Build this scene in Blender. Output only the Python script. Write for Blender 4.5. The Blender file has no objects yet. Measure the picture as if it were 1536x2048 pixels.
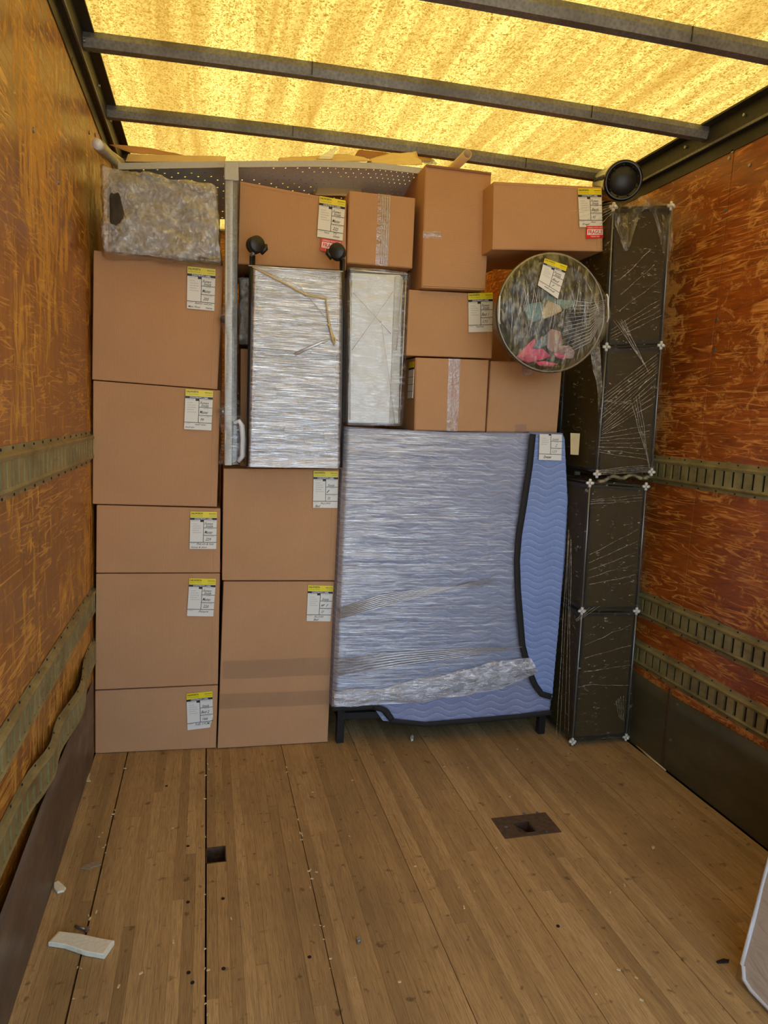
import bpy, bmesh, math, random
from mathutils import Vector, Matrix, noise
random.seed(7)
PI = math.pi
SC = bpy.context.scene
COL = SC.collection
# ------------------------------------------------------------------ camera
W = 2.45                       # inside width of the truck body
CX, CZ, YAW, PIT, ROL, FPX = 0.4486, 1.4828, 0.261, 0.1365, -0.0495, 1350.3
CAM = Vector((CX, 0.0, CZ))
_f = Vector((math.sin(YAW)*math.cos(PIT), math.cos(YAW)*math.cos(PIT), -math.sin(PIT)))
_r = Vector((math.cos(YAW), -math.sin(YAW), 0))
_d = _f.cross(_r)
RR = math.cos(ROL)*_r + math.sin(ROL)*_d
DD = -math.sin(ROL)*_r + math.cos(ROL)*_d
cam_data = bpy.data.cameras.new('camera')
cam = bpy.data.objects.new('camera', cam_data); COL.objects.link(cam)
cam.matrix_world = Matrix(((RR.x, -DD.x, -_f.x, CAM.x), (RR.y, -DD.y, -_f.y, CAM.y), (RR.z, -DD.z, -_f.z, CAM.z), (0, 0, 0, 1)))
cam_data.sensor_fit = 'VERTICAL'; cam_data.sensor_height = 36; cam_data.lens = FPX*36/2048
cam_data.clip_start = 0.02
SC.camera = cam
# ------------------------------------------------------------------ light and exposure
SC.view_settings.view_transform = 'Standard'
SC.view_settings.look = 'None'
SC.view_settings.gamma = 1
SC.view_settings.use_curve_mapping = False
SC.view_settings.exposure = 1.65
world = bpy.data.worlds.new('sky'); SC.world = world; world.use_nodes = True
wn = world.node_tree; wn.nodes.clear()
wo = wn.nodes.new('ShaderNodeOutputWorld'); wb = wn.nodes.new('ShaderNodeBackground'); ws = wn.nodes.new('ShaderNodeTexSky')
ws.sky_type = 'NISHITA'; ws.sun_disc = False; ws.sun_elevation = math.radians(52); ws.sun_rotation = math.radians(20)
ws.dust_density = 2.0
wn.links.new(ws.outputs[0], wb.inputs[0]); wn.links.new(wb.outputs[0], wo.inputs[0])
wb.inputs[1].default_value = 0.33
sd = bpy.data.lights.new('sun', 'SUN'); sd.energy = 4.4; sd.angle = math.radians(0.6); sd.color = (1.0, 0.95, 0.86)
sun = bpy.data.objects.new('sun', sd); COL.objects.link(sun)
sun.rotation_euler = Vector((0.25, -0.55, -1.0)).to_track_quat('-Z', 'Y').to_euler()
SC.cycles.max_bounces = 10; SC.cycles.diffuse_bounces = 5; SC.cycles.glossy_bounces = 3
SC.cycles.transparent_max_bounces = 16; SC.cycles.caustics_reflective = False; SC.cycles.caustics_refractive = False

# ------------------------------------------------------------------ picture -> world
def ray(px, py):
    return (RR*((px-768)/FPX) + DD*((py-1024)/FPX) + _f)
def at(px, py, Y):
    d = ray(px, py); return CAM + d*(Y/d.y)
def atx(px, py, X):
    d = ray(px, py); return CAM + d*((X-CX)/d.x)
def atz(px, py, Z):
    d = ray(px, py); return CAM + d*((Z-CZ)/d.z)

# ------------------------------------------------------------------ materials
def lin(r, g, b):
    f = lambda c: (c/255/12.92) if c/255 <= 0.04045 else ((c/255+0.055)/1.055)**2.4
    return (f(r), f(g), f(b), 1)
class NT:
    def __init__(s, name):
        s.m = bpy.data.materials.new(name); s.m.use_nodes = True; s.t = s.m.node_tree; s.t.nodes.clear()
        s.out = s.n('ShaderNodeOutputMaterial')
    def n(s, ty, **kw):
        nd = s.t.nodes.new(ty)
        for k, v in kw.items(): setattr(nd, k, v)
        return nd
    def l(s, a, b): s.t.links.new(a, b)
    def put(s, sock, v):
        if isinstance(v, bpy.types.NodeSocket): s.l(v, sock)
        elif v is not None: sock.default_value = v
    def coord(s, scale=(1, 1, 1), rot=(0, 0, 0), kind='Object', loc=(0, 0, 0)):
        c = s.n('ShaderNodeTexCoord'); mp = s.n('ShaderNodeMapping')
        s.l(c.outputs[kind], mp.inputs[0]); mp.inputs['Scale'].default_value = scale; mp.inputs['Rotation'].default_value = rot
        mp.inputs['Location'].default_value = loc
        return mp.outputs[0]
    def noise(s, vec, scale=5, detail=3, rough=0.5, dist=0.0):
        nd = s.n('ShaderNodeTexNoise'); s.l(vec, nd.inputs['Vector'])
        nd.inputs['Scale'].default_value = scale; nd.inputs['Detail'].default_value = detail
        nd.inputs['Roughness'].default_value = rough; nd.inputs['Distortion'].default_value = dist
        return nd.outputs['Fac']
    def ramp(s, fac, stops):
        nd = s.n('ShaderNodeValToRGB'); s.l(fac, nd.inputs[0]); e = nd.color_ramp.elements
        while len(e) < len(stops): e.new(0.5)
        for i, (p, c) in enumerate(stops):
            e[i].position = p; e[i].color = c if isinstance(c, (tuple, list)) else (c, c, c, 1)
        return nd.outputs[0]
    def math(s, op, a, b=None, clamp=False):
        nd = s.n('ShaderNodeMath', operation=op); nd.use_clamp = clamp
        s.put(nd.inputs[0], a)
        if b is not None: s.put(nd.inputs[1], b)
        return nd.outputs[0]
    def mix(s, fac, a, b, mode='MIX'):
        nd = s.n('ShaderNodeMix', data_type='RGBA', blend_type=mode)
        s.put(nd.inputs[0], fac); s.put(nd.inputs[6], a); s.put(nd.inputs[7], b)
        return nd.outputs[2]
    def rnd(s):
        return s.n('ShaderNodeObjectInfo').outputs['Random']
    def bump(s, h, strength=0.3, dist=0.01):
        nd = s.n('ShaderNodeBump'); s.l(h, nd.inputs['Height'])
        nd.inputs['Strength'].default_value = strength; nd.inputs['Distance'].default_value = dist
        return nd.outputs[0]
    def bsdf(s, col, rough=0.6, metal=0.0, normal=None, spec=None, coat=None):
        b = s.n('ShaderNodeBsdfPrincipled'); s.put(b.inputs['Base Color'], col); s.put(b.inputs['Roughness'], rough)
        s.put(b.inputs['Metallic'], metal)
        if normal is not None: s.l(normal, b.inputs['Normal'])
        if spec is not None: s.put(b.inputs['Specular IOR Level'], spec)
        if coat is not None: s.put(b.inputs['Coat Weight'], coat)
        return b.outputs[0]
    def done(s, sh): s.l(sh, s.out.inputs[0]); return s.m
M = {}
def simple(name, col, rough=0.6, metal=0.0, bs=0, sc=60, spec=None, var=0.0):
    t = NT(name); c = t.coord()
    nz = t.noise(c, sc, 4)
    base = col
    if var: base = t.mix(t.ramp(nz, [(0.3, 0.0), (0.7, 1.0)]), tuple(x*(1-var) for x in col[:3])+(1,), tuple(min(1, x*(1+var)) for x in col[:3])+(1,))
    nrm = t.bump(nz, bs, 0.003) if bs else None
    M[name] = t.done(t.bsdf(base, rough, metal, nrm, spec)); return M[name]

def cardboard(name, axis):
    t = NT(name)
    big = t.noise(t.coord((1.6, 1.6, 1.6)), 2.2, 4, 0.6)
    fib = t.noise(t.coord((30, 30, 6) if axis == 'x' else (6, 30, 30)), 12, 3)
    sc = (1, 0, 0) if axis == 'x' else (0, 0, 1)
    wv = t.n('ShaderNodeTexWave', wave_type='BANDS', bands_direction='X' if axis == 'x' else 'Z')
    t.l(t.coord(), wv.inputs['Vector']); wv.inputs['Scale'].default_value = 38; wv.inputs['Distortion'].default_value = 0.6
    c = t.mix(t.ramp(big, [(0.3, 0.0), (0.7, 1.0)]), lin(190, 143, 98), lin(202, 154, 108))
    c = t.mix(t.ramp(fib, [(0.35, 0.0), (0.65, 0.4)]), c, lin(180, 138, 104))
    c = t.mix(0.05, c, t.ramp(wv.outputs['Fac'], [(0.2, lin(150, 104, 68)), (0.8, lin(200, 156, 116))]))
    h = t.math('ADD', t.math('MULTIPLY', wv.outputs['Fac'], 0.25), t.math('MULTIPLY', big, 6.0))
    M[name] = t.done(t.bsdf(c, 0.78, 0, t.bump(h, 0.14, 0.004), 0.3))
cardboard('cardboard', 'x'); cardboard('cardboard_flat', 'z')
simple('cardboard_edge', lin(150, 106, 70), 0.85, var=0.1)
simple('label_paper', lin(232, 228, 216), 0.45)
simple('label_yellow', lin(240, 220, 20), 0.4)
simple('ink', lin(26, 25, 24), 0.5)
simple('ink_grey', lin(150, 150, 146), 0.5)
simple('ink_olive', lin(150, 140, 30), 0.5)
simple('sticker_red', lin(226, 44, 26), 0.4)
simple('white_print', lin(245, 240, 235), 0.4)
simple('black_plastic', lin(28, 27, 25), 0.4, bs=0.1)
simple('black_gloss', lin(14, 14, 13), 0.12)
simple('black_metal', lin(26, 27, 29), 0.35, bs=0.1)
simple('dark_void', lin(22, 19, 15), 0.9)
simple('white_plastic', lin(225, 222, 212), 0.4)
simple('white_gloss', lin(236, 238, 240), 0.35, bs=0.05)
simple('foam_white', lin(232, 226, 198), 0.9, bs=0.6, sc=90, var=0.06)
simple('paper_cream', lin(214, 190, 140), 0.8, bs=0.3, sc=20, var=0.08)
simple('steel', lin(150, 148, 142), 0.35, 0.8, bs=0.15)
simple('enamel', lin(196, 194, 184), 0.4, 0.0, bs=0.15, sc=120, var=0.06)
simple('binding', lin(34, 31, 29), 0.8, bs=0.6, sc=220, var=0.25)
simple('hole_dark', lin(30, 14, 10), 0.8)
simple('concrete', lin(150, 144, 132), 0.9, bs=0.2, sc=8, var=0.1)
simple('cloth_teal', lin(120, 160, 160), 0.9, bs=0.5, sc=150, var=0.12)
simple('cloth_blue', lin(84, 112, 136), 0.9, bs=0.5, sc=150, var=0.12)
simple('cloth_cream', lin(222, 200, 158), 0.9, bs=0.5, sc=150, var=0.08)
simple('cloth_mauve', lin(172, 140, 134), 0.9, bs=0.5, sc=150, var=0.08)
simple('cloth_pink', lin(222, 84, 122), 0.9, bs=0.5, sc=150, var=0.1)
simple('cloth_black', lin(24, 24, 28), 0.6, bs=0.5, sc=60, var=0.2)
simple('basket_plastic', lin(84, 72, 32), 0.35, bs=0.1)
simple('padding_grey', lin(92, 90, 84), 0.8, bs=0.5, sc=12, var=0.3)
simple('recess_shade', lin(58, 50, 34), 0.8, bs=0.6, sc=30, var=0.4)
simple('grey_plush', lin(126, 116, 98), 0.95, bs=0.9, sc=70, var=0.35)
simple('lint', lin(150, 130, 100), 0.95, bs=0.5, sc=200, var=0.2)
simple('roof_metal_dark', lin(58, 54, 42), 0.5, 0.3, bs=0.2, var=0.2)

# galvanised steel of the roof bows
t = NT('galvanised'); c = t.coord()
v = t.n('ShaderNodeTexVoronoi'); t.l(c, v.inputs['Vector']); v.inputs['Scale'].default_value = 90
col = t.mix(v.outputs['Distance'], lin(104, 104, 100), lin(138, 137, 130))
col = t.mix(t.ramp(t.noise(c, 6, 5), [(0.45, 0.0), (0.7, 0.6)]), col, lin(84, 80, 70))
M['galvanised'] = t.done(t.bsdf(col, 0.5, 0.45, t.bump(t.noise(c, 80, 3), 0.15, 0.003)))
# cargo rail steel, grimy
t = NT('rail_steel'); c = t.coord()
col = t.mix(t.ramp(t.noise(c, 9, 6, 0.65), [(0.35, 0.0), (0.7, 1.0)]), lin(124, 114, 74), lin(172, 158, 104))
col = t.mix(t.ramp(t.noise(t.coord((1, 0.3, 1)), 22, 5, 0.7), [(0.55, 0.0), (0.72, 0.7)]), col, lin(112, 78, 40))
M['rail_steel'] = t.done(t.bsdf(col, 0.4, 0.3, t.bump(t.noise(c, 60, 4), 0.25, 0.003)))
# kick plate
def kick(name, a, b, r):
    t = NT(name); c = t.coord((1, 0.5, 1))
    col = t.mix(t.ramp(t.noise(c, 5, 6, 0.65), [(0.3, 0.0), (0.7, 1.0)]), a, b)
    col = t.mix(t.ramp(t.noise(t.coord((1, 1, 8), (0.5, 0, 0)), 14, 6, 0.7, 0.6), [(0.56, 0.0), (0.68, 0.55)]), col, r)
    M[name] = t.done(t.bsdf(col, t.ramp(t.noise(c, 12, 4), [(0.3, 0.3), (0.7, 0.55)]), 0.35, t.bump(t.noise(c, 3, 3), 0.2, 0.02)))
kick('kick_left', lin(92, 78, 66), lin(122, 106, 90), lin(150, 128, 104))
kick('kick_right', lin(74, 70, 50), lin(104, 98, 72), lin(120, 84, 44))

# varnished plywood of the walls, scratched through to raw wood
def plywall(name, dark, mid, raw, seed, wear, vert):
    t = NT(name)
    o = (seed, seed*0.7, 0)
    grain = t.noise(t.coord((1, 2.2, 14) if not vert else (1, 12, 1.6), loc=o), 3.0, 6, 0.6, 0.8)
    base = t.mix(t.ramp(grain, [(0.3, 0.0), (0.72, 1.0)]), dark, mid)
    blot = t.noise(t.coord((1, 0.9, 1.1), loc=o), 2.4, 5, 0.6)
    base = t.mix(t.ramp(blot, [(0.42, 0.0), (0.7, 0.55)]), base, tuple(x*0.6 for x in dark[:3])+(1,))
    # worn patches
    pv = t.noise(t.coord((1, 9.0, 2.4) if vert else (1, 4.0, 4.6), loc=o), 3.2, 10, 0.78, 0.7)
    pv = t.math('ADD', t.math('MULTIPLY', pv, 0.7), t.math('MULTIPLY', t.noise(t.coord((1, 1.3, 0.6), loc=o), 2.0, 2), 0.3))
    lim = 0.585 - wear*0.13
    worn = t.ramp(pv, [(lim, 0.0), (lim+0.035, 0.8)])
    base = t.mix(worn, base, raw)
    # long scratches, thin ridges of warped noise in several directions
    tot = None
    for k, (rx, s1, s2, sc, w) in enumerate([(0.10, 0.5, 7, 3.0, 0.022), (-0.25, 0.6, 8, 3.5, 0.020), (-0.8, 0.8, 7, 3.0, 0.018), (0.9, 0.8, 7, 3, 0.018), (1.45, 0.9, 8, 3, 0.020)]):
        nz = t.noise(t.coord((1, s1, s2), (rx, 0, 0), loc=(k*3+seed, 0, 0)), sc, 2, 0.5, 0.5)
        rid = t.math('ABSOLUTE', t.math('SUBTRACT', nz, 0.5))
        m = t.ramp(rid, [(0.0, 1.0), (w, 0.0)])
        gate = t.ramp(t.noise(t.coord((1, 2, 2), loc=(k*7+seed, 1, 2)), 2.6, 3), [(0.50, 0.0), (0.56, 1.0)])
        m = t.math('MULTIPLY', m, gate)
        tot = m if tot is None else t.math('MAXIMUM', tot, m)
    base = t.mix(t.math('MULTIPLY', tot, 0.7), base, tuple(min(1, x*1.25) for x in raw[:3])+(1,))
    fine = t.noise(t.coord((1, 30, 4) if vert else (1, 4, 30)), 8, 4, 0.6)
    base = t.mix(t.ramp(fine, [(0.4, 0.0), (0.8, 0.35)]), base, tuple(x*0.45 for x in dark[:3])+(1,))
    nrm = t.bump(t.math('SUBTRACT', t.math('MULTIPLY', grain, 0.4), t.math('ADD', tot, worn)), 0.35, 0.004)
    M[name] = t.done(t.bsdf(base, t.ramp(worn, [(0.0, 0.28), (1.0, 0.6)]), 0, nrm, 0.5))
plywall('ply_left', lin(136, 80, 26), lin(182, 116, 40), lin(226, 166, 70), 3.1, 0.55, True)
plywall('ply_right', lin(124, 60, 20), lin(190, 102, 34), lin(228, 158, 80), 8.3, 0.42, False)

# hardwood deck
t = NT('deck_wood')
r = t.rnd()
comb = t.n('ShaderNodeCombineXYZ'); t.l(t.math('MULTIPLY', r, 37.0), comb.inputs[0]); t.l(t.math('MULTIPLY', r, 91.0), comb.inputs[1])
vadd = t.n('ShaderNodeVectorMath', operation='ADD'); tc = t.n('ShaderNodeTexCoord'); t.l(tc.outputs['Object'], vadd.inputs[0]); t.l(comb.outputs[0], vadd.inputs[1])
def vm(scale):
    mp = t.n('ShaderNodeMapping'); t.l(vadd.outputs[0], mp.inputs[0]); mp.inputs['Scale'].default_value = scale; return mp.outputs[0]
g1 = t.noise(vm((70, 3.4, 1)), 2.2, 8, 0.72, 1.2)
g2 = t.noise(vm((150, 5, 1)), 3.0, 4, 0.6)
wear = t.noise(t.coord((1, 1, 1), kind='Generated'), 1, 1)
geo = t.n('ShaderNodeNewGeometry')
big = t.n('ShaderNodeTexNoise'); t.l(geo.outputs['Position'], big.inputs['Vector']); big.inputs['Scale'].default_value = 1.7; big.inputs['Detail'].default_value = 6
base = t.ramp(r, [(0.0, lin(172, 140, 90)), (0.3, lin(190, 155, 100)), (0.65, lin(200, 164, 107)), (1.0, lin(212, 176, 118))])
base = t.mix(t.ramp(g1, [(0.42, 0.0), (0.7, 0.5)]), base, lin(118, 86, 52))
base = t.mix(t.ramp(g2, [(0.50, 0.0), (0.68, 0.5)]), base, lin(92, 70, 46))
base = t.mix(t.ramp(big.outputs['Fac'], [(0.45, 0.0), (0.68, 0.4)]), base, lin(124, 102, 70))
spot = t.n('ShaderNodeTexNoise'); t.l(geo.outputs['Position'], spot.inputs['Vector']); spot.inputs['Scale'].default_value = 26; spot.inputs['Detail'].default_value = 3
base = t.mix(t.ramp(spot.outputs['Fac'], [(0.64, 0.0), (0.72, 0.6)]), base, lin(74, 54, 34))
M['deck_wood'] = t.done(t.bsdf(base, 0.72, 0, t.bump(t.math('ADD', g1, g2), 0.5, 0.003), 0.3))
simple('gap_dirt', lin(44, 32, 20), 0.95, var=0.3, sc=200)

# translucent glass fibre roof skin
t = NT('roof_skin')
c = t.coord()
fib1 = t.noise(t.coord((1.0, 1.6, 1)), 62, 3, 0.6, 2.0)
fib2 = t.noise(t.coord((1.5, 0.8, 1), (0, 0, 0.7)), 40, 3, 0.6, 2.4)
fib = t.math('MULTIPLY', t.math('ADD', fib1, fib2), 0.5)
strk = t.noise(t.coord((4.2, 0.35, 1), (0, 0, -0.12)), 1.5, 5, 0.6, 0.3)
strk2 = t.noise(t.coord((12, 0.5, 1), (0, 0, -0.2)), 1.5, 3, 0.6)
col = t.ramp(fib, [(0.40, lin(80, 60, 18)), (0.475, lin(122, 99, 40)), (0.55, lin(150, 130, 66))])
col = t.mix(t.ramp(strk, [(0.40, 0.55), (0.58, 0.0)]), col, lin(98, 70, 20))
col = t.mix(t.ramp(strk2, [(0.38, 0.45), (0.55, 0.0)]), col, lin(92, 66, 20))
tr = t.n('ShaderNodeBsdfTranslucent'); t.l(col, tr.inputs[0])
df = t.n('ShaderNodeBsdfDiffuse'); t.l(col, df.inputs[0])
mx = t.n('ShaderNodeMixShader'); mx.inputs[0].default_value = 0.82; t.l(df.outputs[0], mx.inputs[1]); t.l(tr.outputs[0], mx.inputs[2])
M['roof_skin'] = t.done(mx.outputs[0])

# clear stretch film: streaks of gathered film, glossy, partly see-through
def film(name, scale, rot, lo, hi, white=(0.80, 0.82, 0.84, 1), bstr=0.6, thr=(0.42, 0.62), gl=0.30, rough=0.16, dif=0.55, bd=0.006, sc=3.0, dist=0.6, grad=0.0):
    t = NT(name)
    s1 = t.noise(t.coord(scale, rot), sc, 6, 0.65, dist)
    s2 = t.noise(t.coord(tuple(x*0.35 for x in scale), rot, loc=(3, 1, 2)), sc, 3, 0.5, dist)
    st = t.math('ADD', t.math('MULTIPLY', s1, 0.6), t.math('MULTIPLY', s2, 0.4))
    if grad:   # streak cover rises toward one side
        sx = t.n('ShaderNodeSeparateXYZ'); t.l(t.coord(), sx.inputs[0])
        st = t.math('ADD', st, t.math('MULTIPLY', sx.outputs[0], grad))
    mask = t.ramp(st, [(thr[0], 0.0), (thr[1], 1.0)])
    nrm = t.bump(s1, bstr, bd)
    tp = t.n('ShaderNodeBsdfTransparent'); tp.inputs[0].default_value = (0.93, 0.93, 0.92, 1)
    g = t.n('ShaderNodeBsdfGlossy'); g.inputs[0].default_value = (0.95, 0.96, 1, 1); g.inputs['Roughness'].default_value = rough; t.l(nrm, g.inputs['Normal'])
    d = t.n('ShaderNodeBsdfDiffuse'); d.inputs[0].default_value = white; t.l(nrm, d.inputs['Normal'])
    gd = t.n('ShaderNodeMixShader'); gd.inputs[0].default_value = dif; t.l(g.outputs[0], gd.inputs[1]); t.l(d.outputs[0], gd.inputs[2])
    a = t.n('ShaderNodeMixShader'); a.inputs[0].default_value = gl; t.l(tp.outputs[0], a.inputs[1]); t.l(g.outputs[0], a.inputs[2])
    b = t.n('ShaderNodeMixShader')
    t.put(b.inputs[0], t.math('ADD', t.math('MULTIPLY', mask, hi-lo), lo)); t.l(a.outputs[0], b.inputs[1]); t.l(gd.outputs[0], b.inputs[2])
    M[name] = t.done(b.outputs[0]); return M[name]
film('film_rack', (5, 8, 90), (0, 0.03, 0), 0.10, 0.80, thr=(0.46, 0.60), gl=0.30, dif=0.35, bstr=0.45, sc=2.5, dist=1.0, rough=0.2)
film('film_blanket', (4, 6, 95), (0, 0.07, 0), 0.02, 0.62, thr=(0.47, 0.62), gl=0.12, dif=0.45, bstr=0.5, sc=2.5, dist=1.0, rough=0.2, grad=-0.16)
film('film_white', (8, 8, 40), (0, 0.8, 0), 0.03, 0.30, thr=(0.48, 0.62), gl=0.08, dif=0.6, bstr=0.4, dist=1.2)
film('film_dark', (9, 9, 26), (0, 0.6, 0), 0.01, 0.6, white=(0.74, 0.66, 0.42, 1), thr=(0.575, 0.65), gl=0.02, rough=0.25, dif=0.75, bstr=1.0, dist=2.4)  # golden streaks paint the crinkle highlights into the clear film
film('film_basket', (20, 10, 5), (0, 0.15, 0), 0.03, 0.62, white=(0.72, 0.63, 0.33, 1), thr=(0.46, 0.70), gl=0.03, rough=0.2, dif=0.8, dist=2.0)  # golden tint paints the reflected roof into the clear film
film('film_bundle', (13, 13, 11), (0, 0.6, 0), 0.04, 0.45, white=(0.66, 0.60, 0.46, 1), thr=(0.46, 0.60), gl=0.26, rough=0.12, dif=0.35, dist=2.2, bstr=1.0)
film('film_gather', (12, 12, 34), (0, 0.12, 0), 0.10, 0.85, thr=(0.44, 0.58), gl=0.25, dif=0.45, dist=1.8, bstr=0.8, rough=0.2)
film('film_fold', (3, 3, 30), (0, 0.1, 0), 0.35, 0.95, thr=(0.36, 0.55), gl=0.3, dif=0.5)
film('film_tape', (4, 4, 4), (0, 0.3, 0), 0.03, 0.35, white=(0.75, 0.66, 0.5, 1), thr=(0.55, 0.7), gl=0.10, rough=0.12, dif=0.3, bstr=0.3)
film('film_strand', (20, 20, 20), (0, 0, 0), 0.15, 0.9, white=(0.70, 0.62, 0.42, 1), thr=(0.42, 0.6), gl=0.1, dif=0.7)  # golden tint puts the roof's reflection into the strand colour
t = NT('tape_clear')
tp = t.n('ShaderNodeBsdfTransparent'); tp.inputs[0].default_value = (0.86, 0.80, 0.72, 1)
nz = t.noise(t.coord((4, 4, 10)), 8, 4, 0.6, 1.0)
g = t.n('ShaderNodeBsdfGlossy'); g.inputs['Roughness'].default_value = 0.1; g.inputs[0].default_value = (1, 1, 1, 1); t.l(t.bump(nz, 0.5, 0.003), g.inputs['Normal'])
mx = t.n('ShaderNodeMixShader'); mx.inputs[0].default_value = 0.12; t.l(tp.outputs[0], mx.inputs[1]); t.l(g.outputs[0], mx.inputs[2])
M['tape_clear'] = t.done(mx.outputs[0])

# quilted moving blanket; the pale stitch thread follows the stitch lines of the mesh
def quilt(name, a, b, thread):
    t = NT(name)
    at_ = t.n('ShaderNodeAttribute', attribute_name='stitch')
    c = t.mix(t.noise(t.coord(), 160, 4, 0.7), a, b)
    c = t.mix(t.ramp(t.noise(t.coord((1, 1, 1)), 5, 4), [(0.45, 0.0), (0.7, 0.3)]), c, tuple(x*0.8 for x in a[:3])+(1,))
    c = t.mix(t.ramp(at_.outputs['Fac'], [(0.0, 0.75), (0.28, 0.0)]), c, thread)
    M[name] = t.done(t.bsdf(c, 0.9, 0, t.bump(t.noise(t.coord(), 300, 3), 0.3, 0.002), 0.2))
quilt('quilt_blue', lin(122, 128, 158), lin(160, 166, 194), lin(206, 210, 222))
quilt('quilt_bright', lin(118, 136, 180), lin(152, 170, 214), lin(190, 202, 228))
# dark tinted panels of the storage cubes
t = NT('cube_panel')
c = t.mix(t.noise(t.coord((40, 40, 1)), 6, 3), lin(58, 46, 22), lin(76, 62, 30))
M['cube_panel'] = t.done(t.bsdf(c, 0.6, 0, t.bump(t.noise(t.coord((1, 1, 2)), 4, 4), 0.25, 0.01), 0.1))
# mattress ticking under clear bag
t = NT('mattress_cover')
c = t.mix(t.noise(t.coord((2, 2, 1)), 3, 4), lin(206, 190, 168), lin(226, 216, 202))
M['mattress_cover'] = t.done(t.bsdf(c, 0.35, 0, t.bump(t.noise(t.coord((2, 2, 6)), 3, 5, 0.6, 1.2), 0.5, 0.02), 0.6))

# ------------------------------------------------------------------ mesh helpers
def mesh_obj(name, verts, faces, mat, parent=None, smooth=False, org=None):
    """verts in world space; stored relative to org (the parent's position)"""
    o3 = Vector((0, 0, 0))
    p = parent
    while p is not None:
        o3 += p.location; p = p.parent
    if org is not None and parent is None: o3 = Vector(org)
    me = bpy.data.meshes.new(name)
    me.from_pydata([tuple(Vector(v)-o3) for v in verts], [], faces); me.update()
    if isinstance(mat, str): mat = M[mat]
    me.materials.append(mat)
    if smooth: me.polygons.foreach_set('use_smooth', [True]*len(me.polygons))
    o = bpy.data.objects.new(name, me); COL.objects.link(o)
    if name in ('film_folds', 'tape_wrinkles', 'header_lettering', 'header_small_print', 'title_lettering', 'small_print', 'handwriting', 'ruled_lines', 'white_lettering', 'red_lettering', 'trailing_film', 'wire_shelf', 'film_tail'): o['kind'] = 'stuff'
    if parent is not None: o.parent = parent
    elif org is not None: o.location = o3
    return o
def thing(name, label, cat, loc, group=None):
    o = bpy.data.objects.new(name, None); COL.objects.link(o); o.location = Vector(loc); o.empty_display_size = 0.05
    o['label'] = label; o['category'] = cat
    if group: o['group'] = group
    return o
def tag(o, label, cat, group=None):
    o['label'] = label; o['category'] = cat
    if group: o['group'] = group
    return o
class MB:
    def __init__(s): s.v = []; s.f = []
    def add(s, v, f):
        n = len(s.v); s.v += [Vector(x) for x in v]; s.f += [tuple(i+n for i in q) for q in f]; return s
    def hexa(s, p):   # p: 4 front (TL,TR,BR,BL) + 4 back
        return s.add(p, [(0, 3, 2, 1), (4, 5, 6, 7), (0, 1, 5, 4), (1, 2, 6, 5), (2, 3, 7, 6), (3, 0, 4, 7)])
    def box(s, a, b):
        x0, y0, z0 = a; x1, y1, z1 = b
        return s.hexa([(x0, y0, z1), (x1, y0, z1), (x1, y0, z0), (x0, y0, z0), (x0, y1, z1), (x1, y1, z1), (x1, y1, z0), (x0, y1, z0)])
    def tube(s, pts, r, n=8, caps=True, flat=1.0):
        pts = [Vector(p) for p in pts]; rs = r if isinstance(r, (list, tuple)) else [r]*len(pts)
        rings = []; up = None
        for i, p in enumerate(pts):
            d = (pts[min(i+1, len(pts)-1)] - pts[max(i-1, 0)]).normalized()
            if up is None: up = Vector((0, 1, 0)) if abs(d.y) < 0.9 else Vector((0, 0, 1))
            a = d.cross(up).normalized(); b = a.cross(d).normalized(); up = b
            rings.append([p + (a*math.cos(2*PI*k/n) + b*math.sin(2*PI*k/n)*flat)*rs[i] for k in range(n)])
        base = len(s.v); s.v += [q for rg in rings for q in rg]
        for i in range(len(pts)-1):
            for k in range(n):
                a0 = base+i*n+k; a1 = base+i*n+(k+1) % n
                s.f.append((a0, a1, a1+n, a0+n))
        if caps:
            s.f.append(tuple(base+k for k in range(n))[::-1]); s.f.append(tuple(base+(len(pts)-1)*n+k for k in range(n)))
        return s
    def obj(s, name, mat, parent=None, smooth=False, org=None):
        return mesh_obj(name, s.v, s.f, mat, parent, smooth, org)
def bevel_obj(o, w, seg=2):
    bm = bmesh.new(); bm.from_mesh(o.data)
    bmesh.ops.recalc_face_normals(bm, faces=bm.faces)
    bmesh.ops.bevel(bm, geom=list(bm.edges), offset=w, segments=seg, profile=0.5, affect='EDGES', clamp_overlap=True)
    bm.to_mesh(o.data); bm.free(); return o
def soft(o, w, seg, cuts, amp, freq, seed=0.0, amp2=0.0):
    """round the edges, subdivide and crumple a block"""
    bm = bmesh.new(); bm.from_mesh(o.data)
    bmesh.ops.recalc_face_normals(bm, faces=bm.faces)
    bmesh.ops.subdivide_edges(bm, edges=list(bm.edges), cuts=cuts, use_grid_fill=True)
    sharp = [e for e in bm.edges if len(e.link_faces) == 2 and e.calc_face_angle(0) > 0.7]
    bmesh.ops.bevel(bm, geom=sharp, offset=w, segments=seg, profile=0.5, affect='EDGES', clamp_overlap=True)
    bm.normal_update()
    for vv in bm.verts:
        p = vv.co*freq + Vector((seed, seed*2, 0))
        vv.co += vv.normal*(noise.fractal(p, 0.8, 2.0, 4)*amp + (abs(noise.noise(p*3))*amp2))
    bm.to_mesh(o.data); bm.free()
    o.data.polygons.foreach_set('use_smooth', [True]*len(o.data.polygons))
    return o
class Q:
    """a quad face in space seen from the front: TL, TR, BR, BL"""
    def __init__(s, a, b, c, d):
        s.p = [Vector(x) for x in (a, b, c, d)]
        s.n = (s.p[1]-s.p[0]).cross(s.p[3]-s.p[0]).normalized()
        if s.n.y > 0: s.n = -s.n
    def at(s, u, v, d=0.0):
        a, b, c, e = s.p
        return (a*(1-u)+b*u)*(1-v) + (e*(1-u)+c*u)*v + s.n*d
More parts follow.
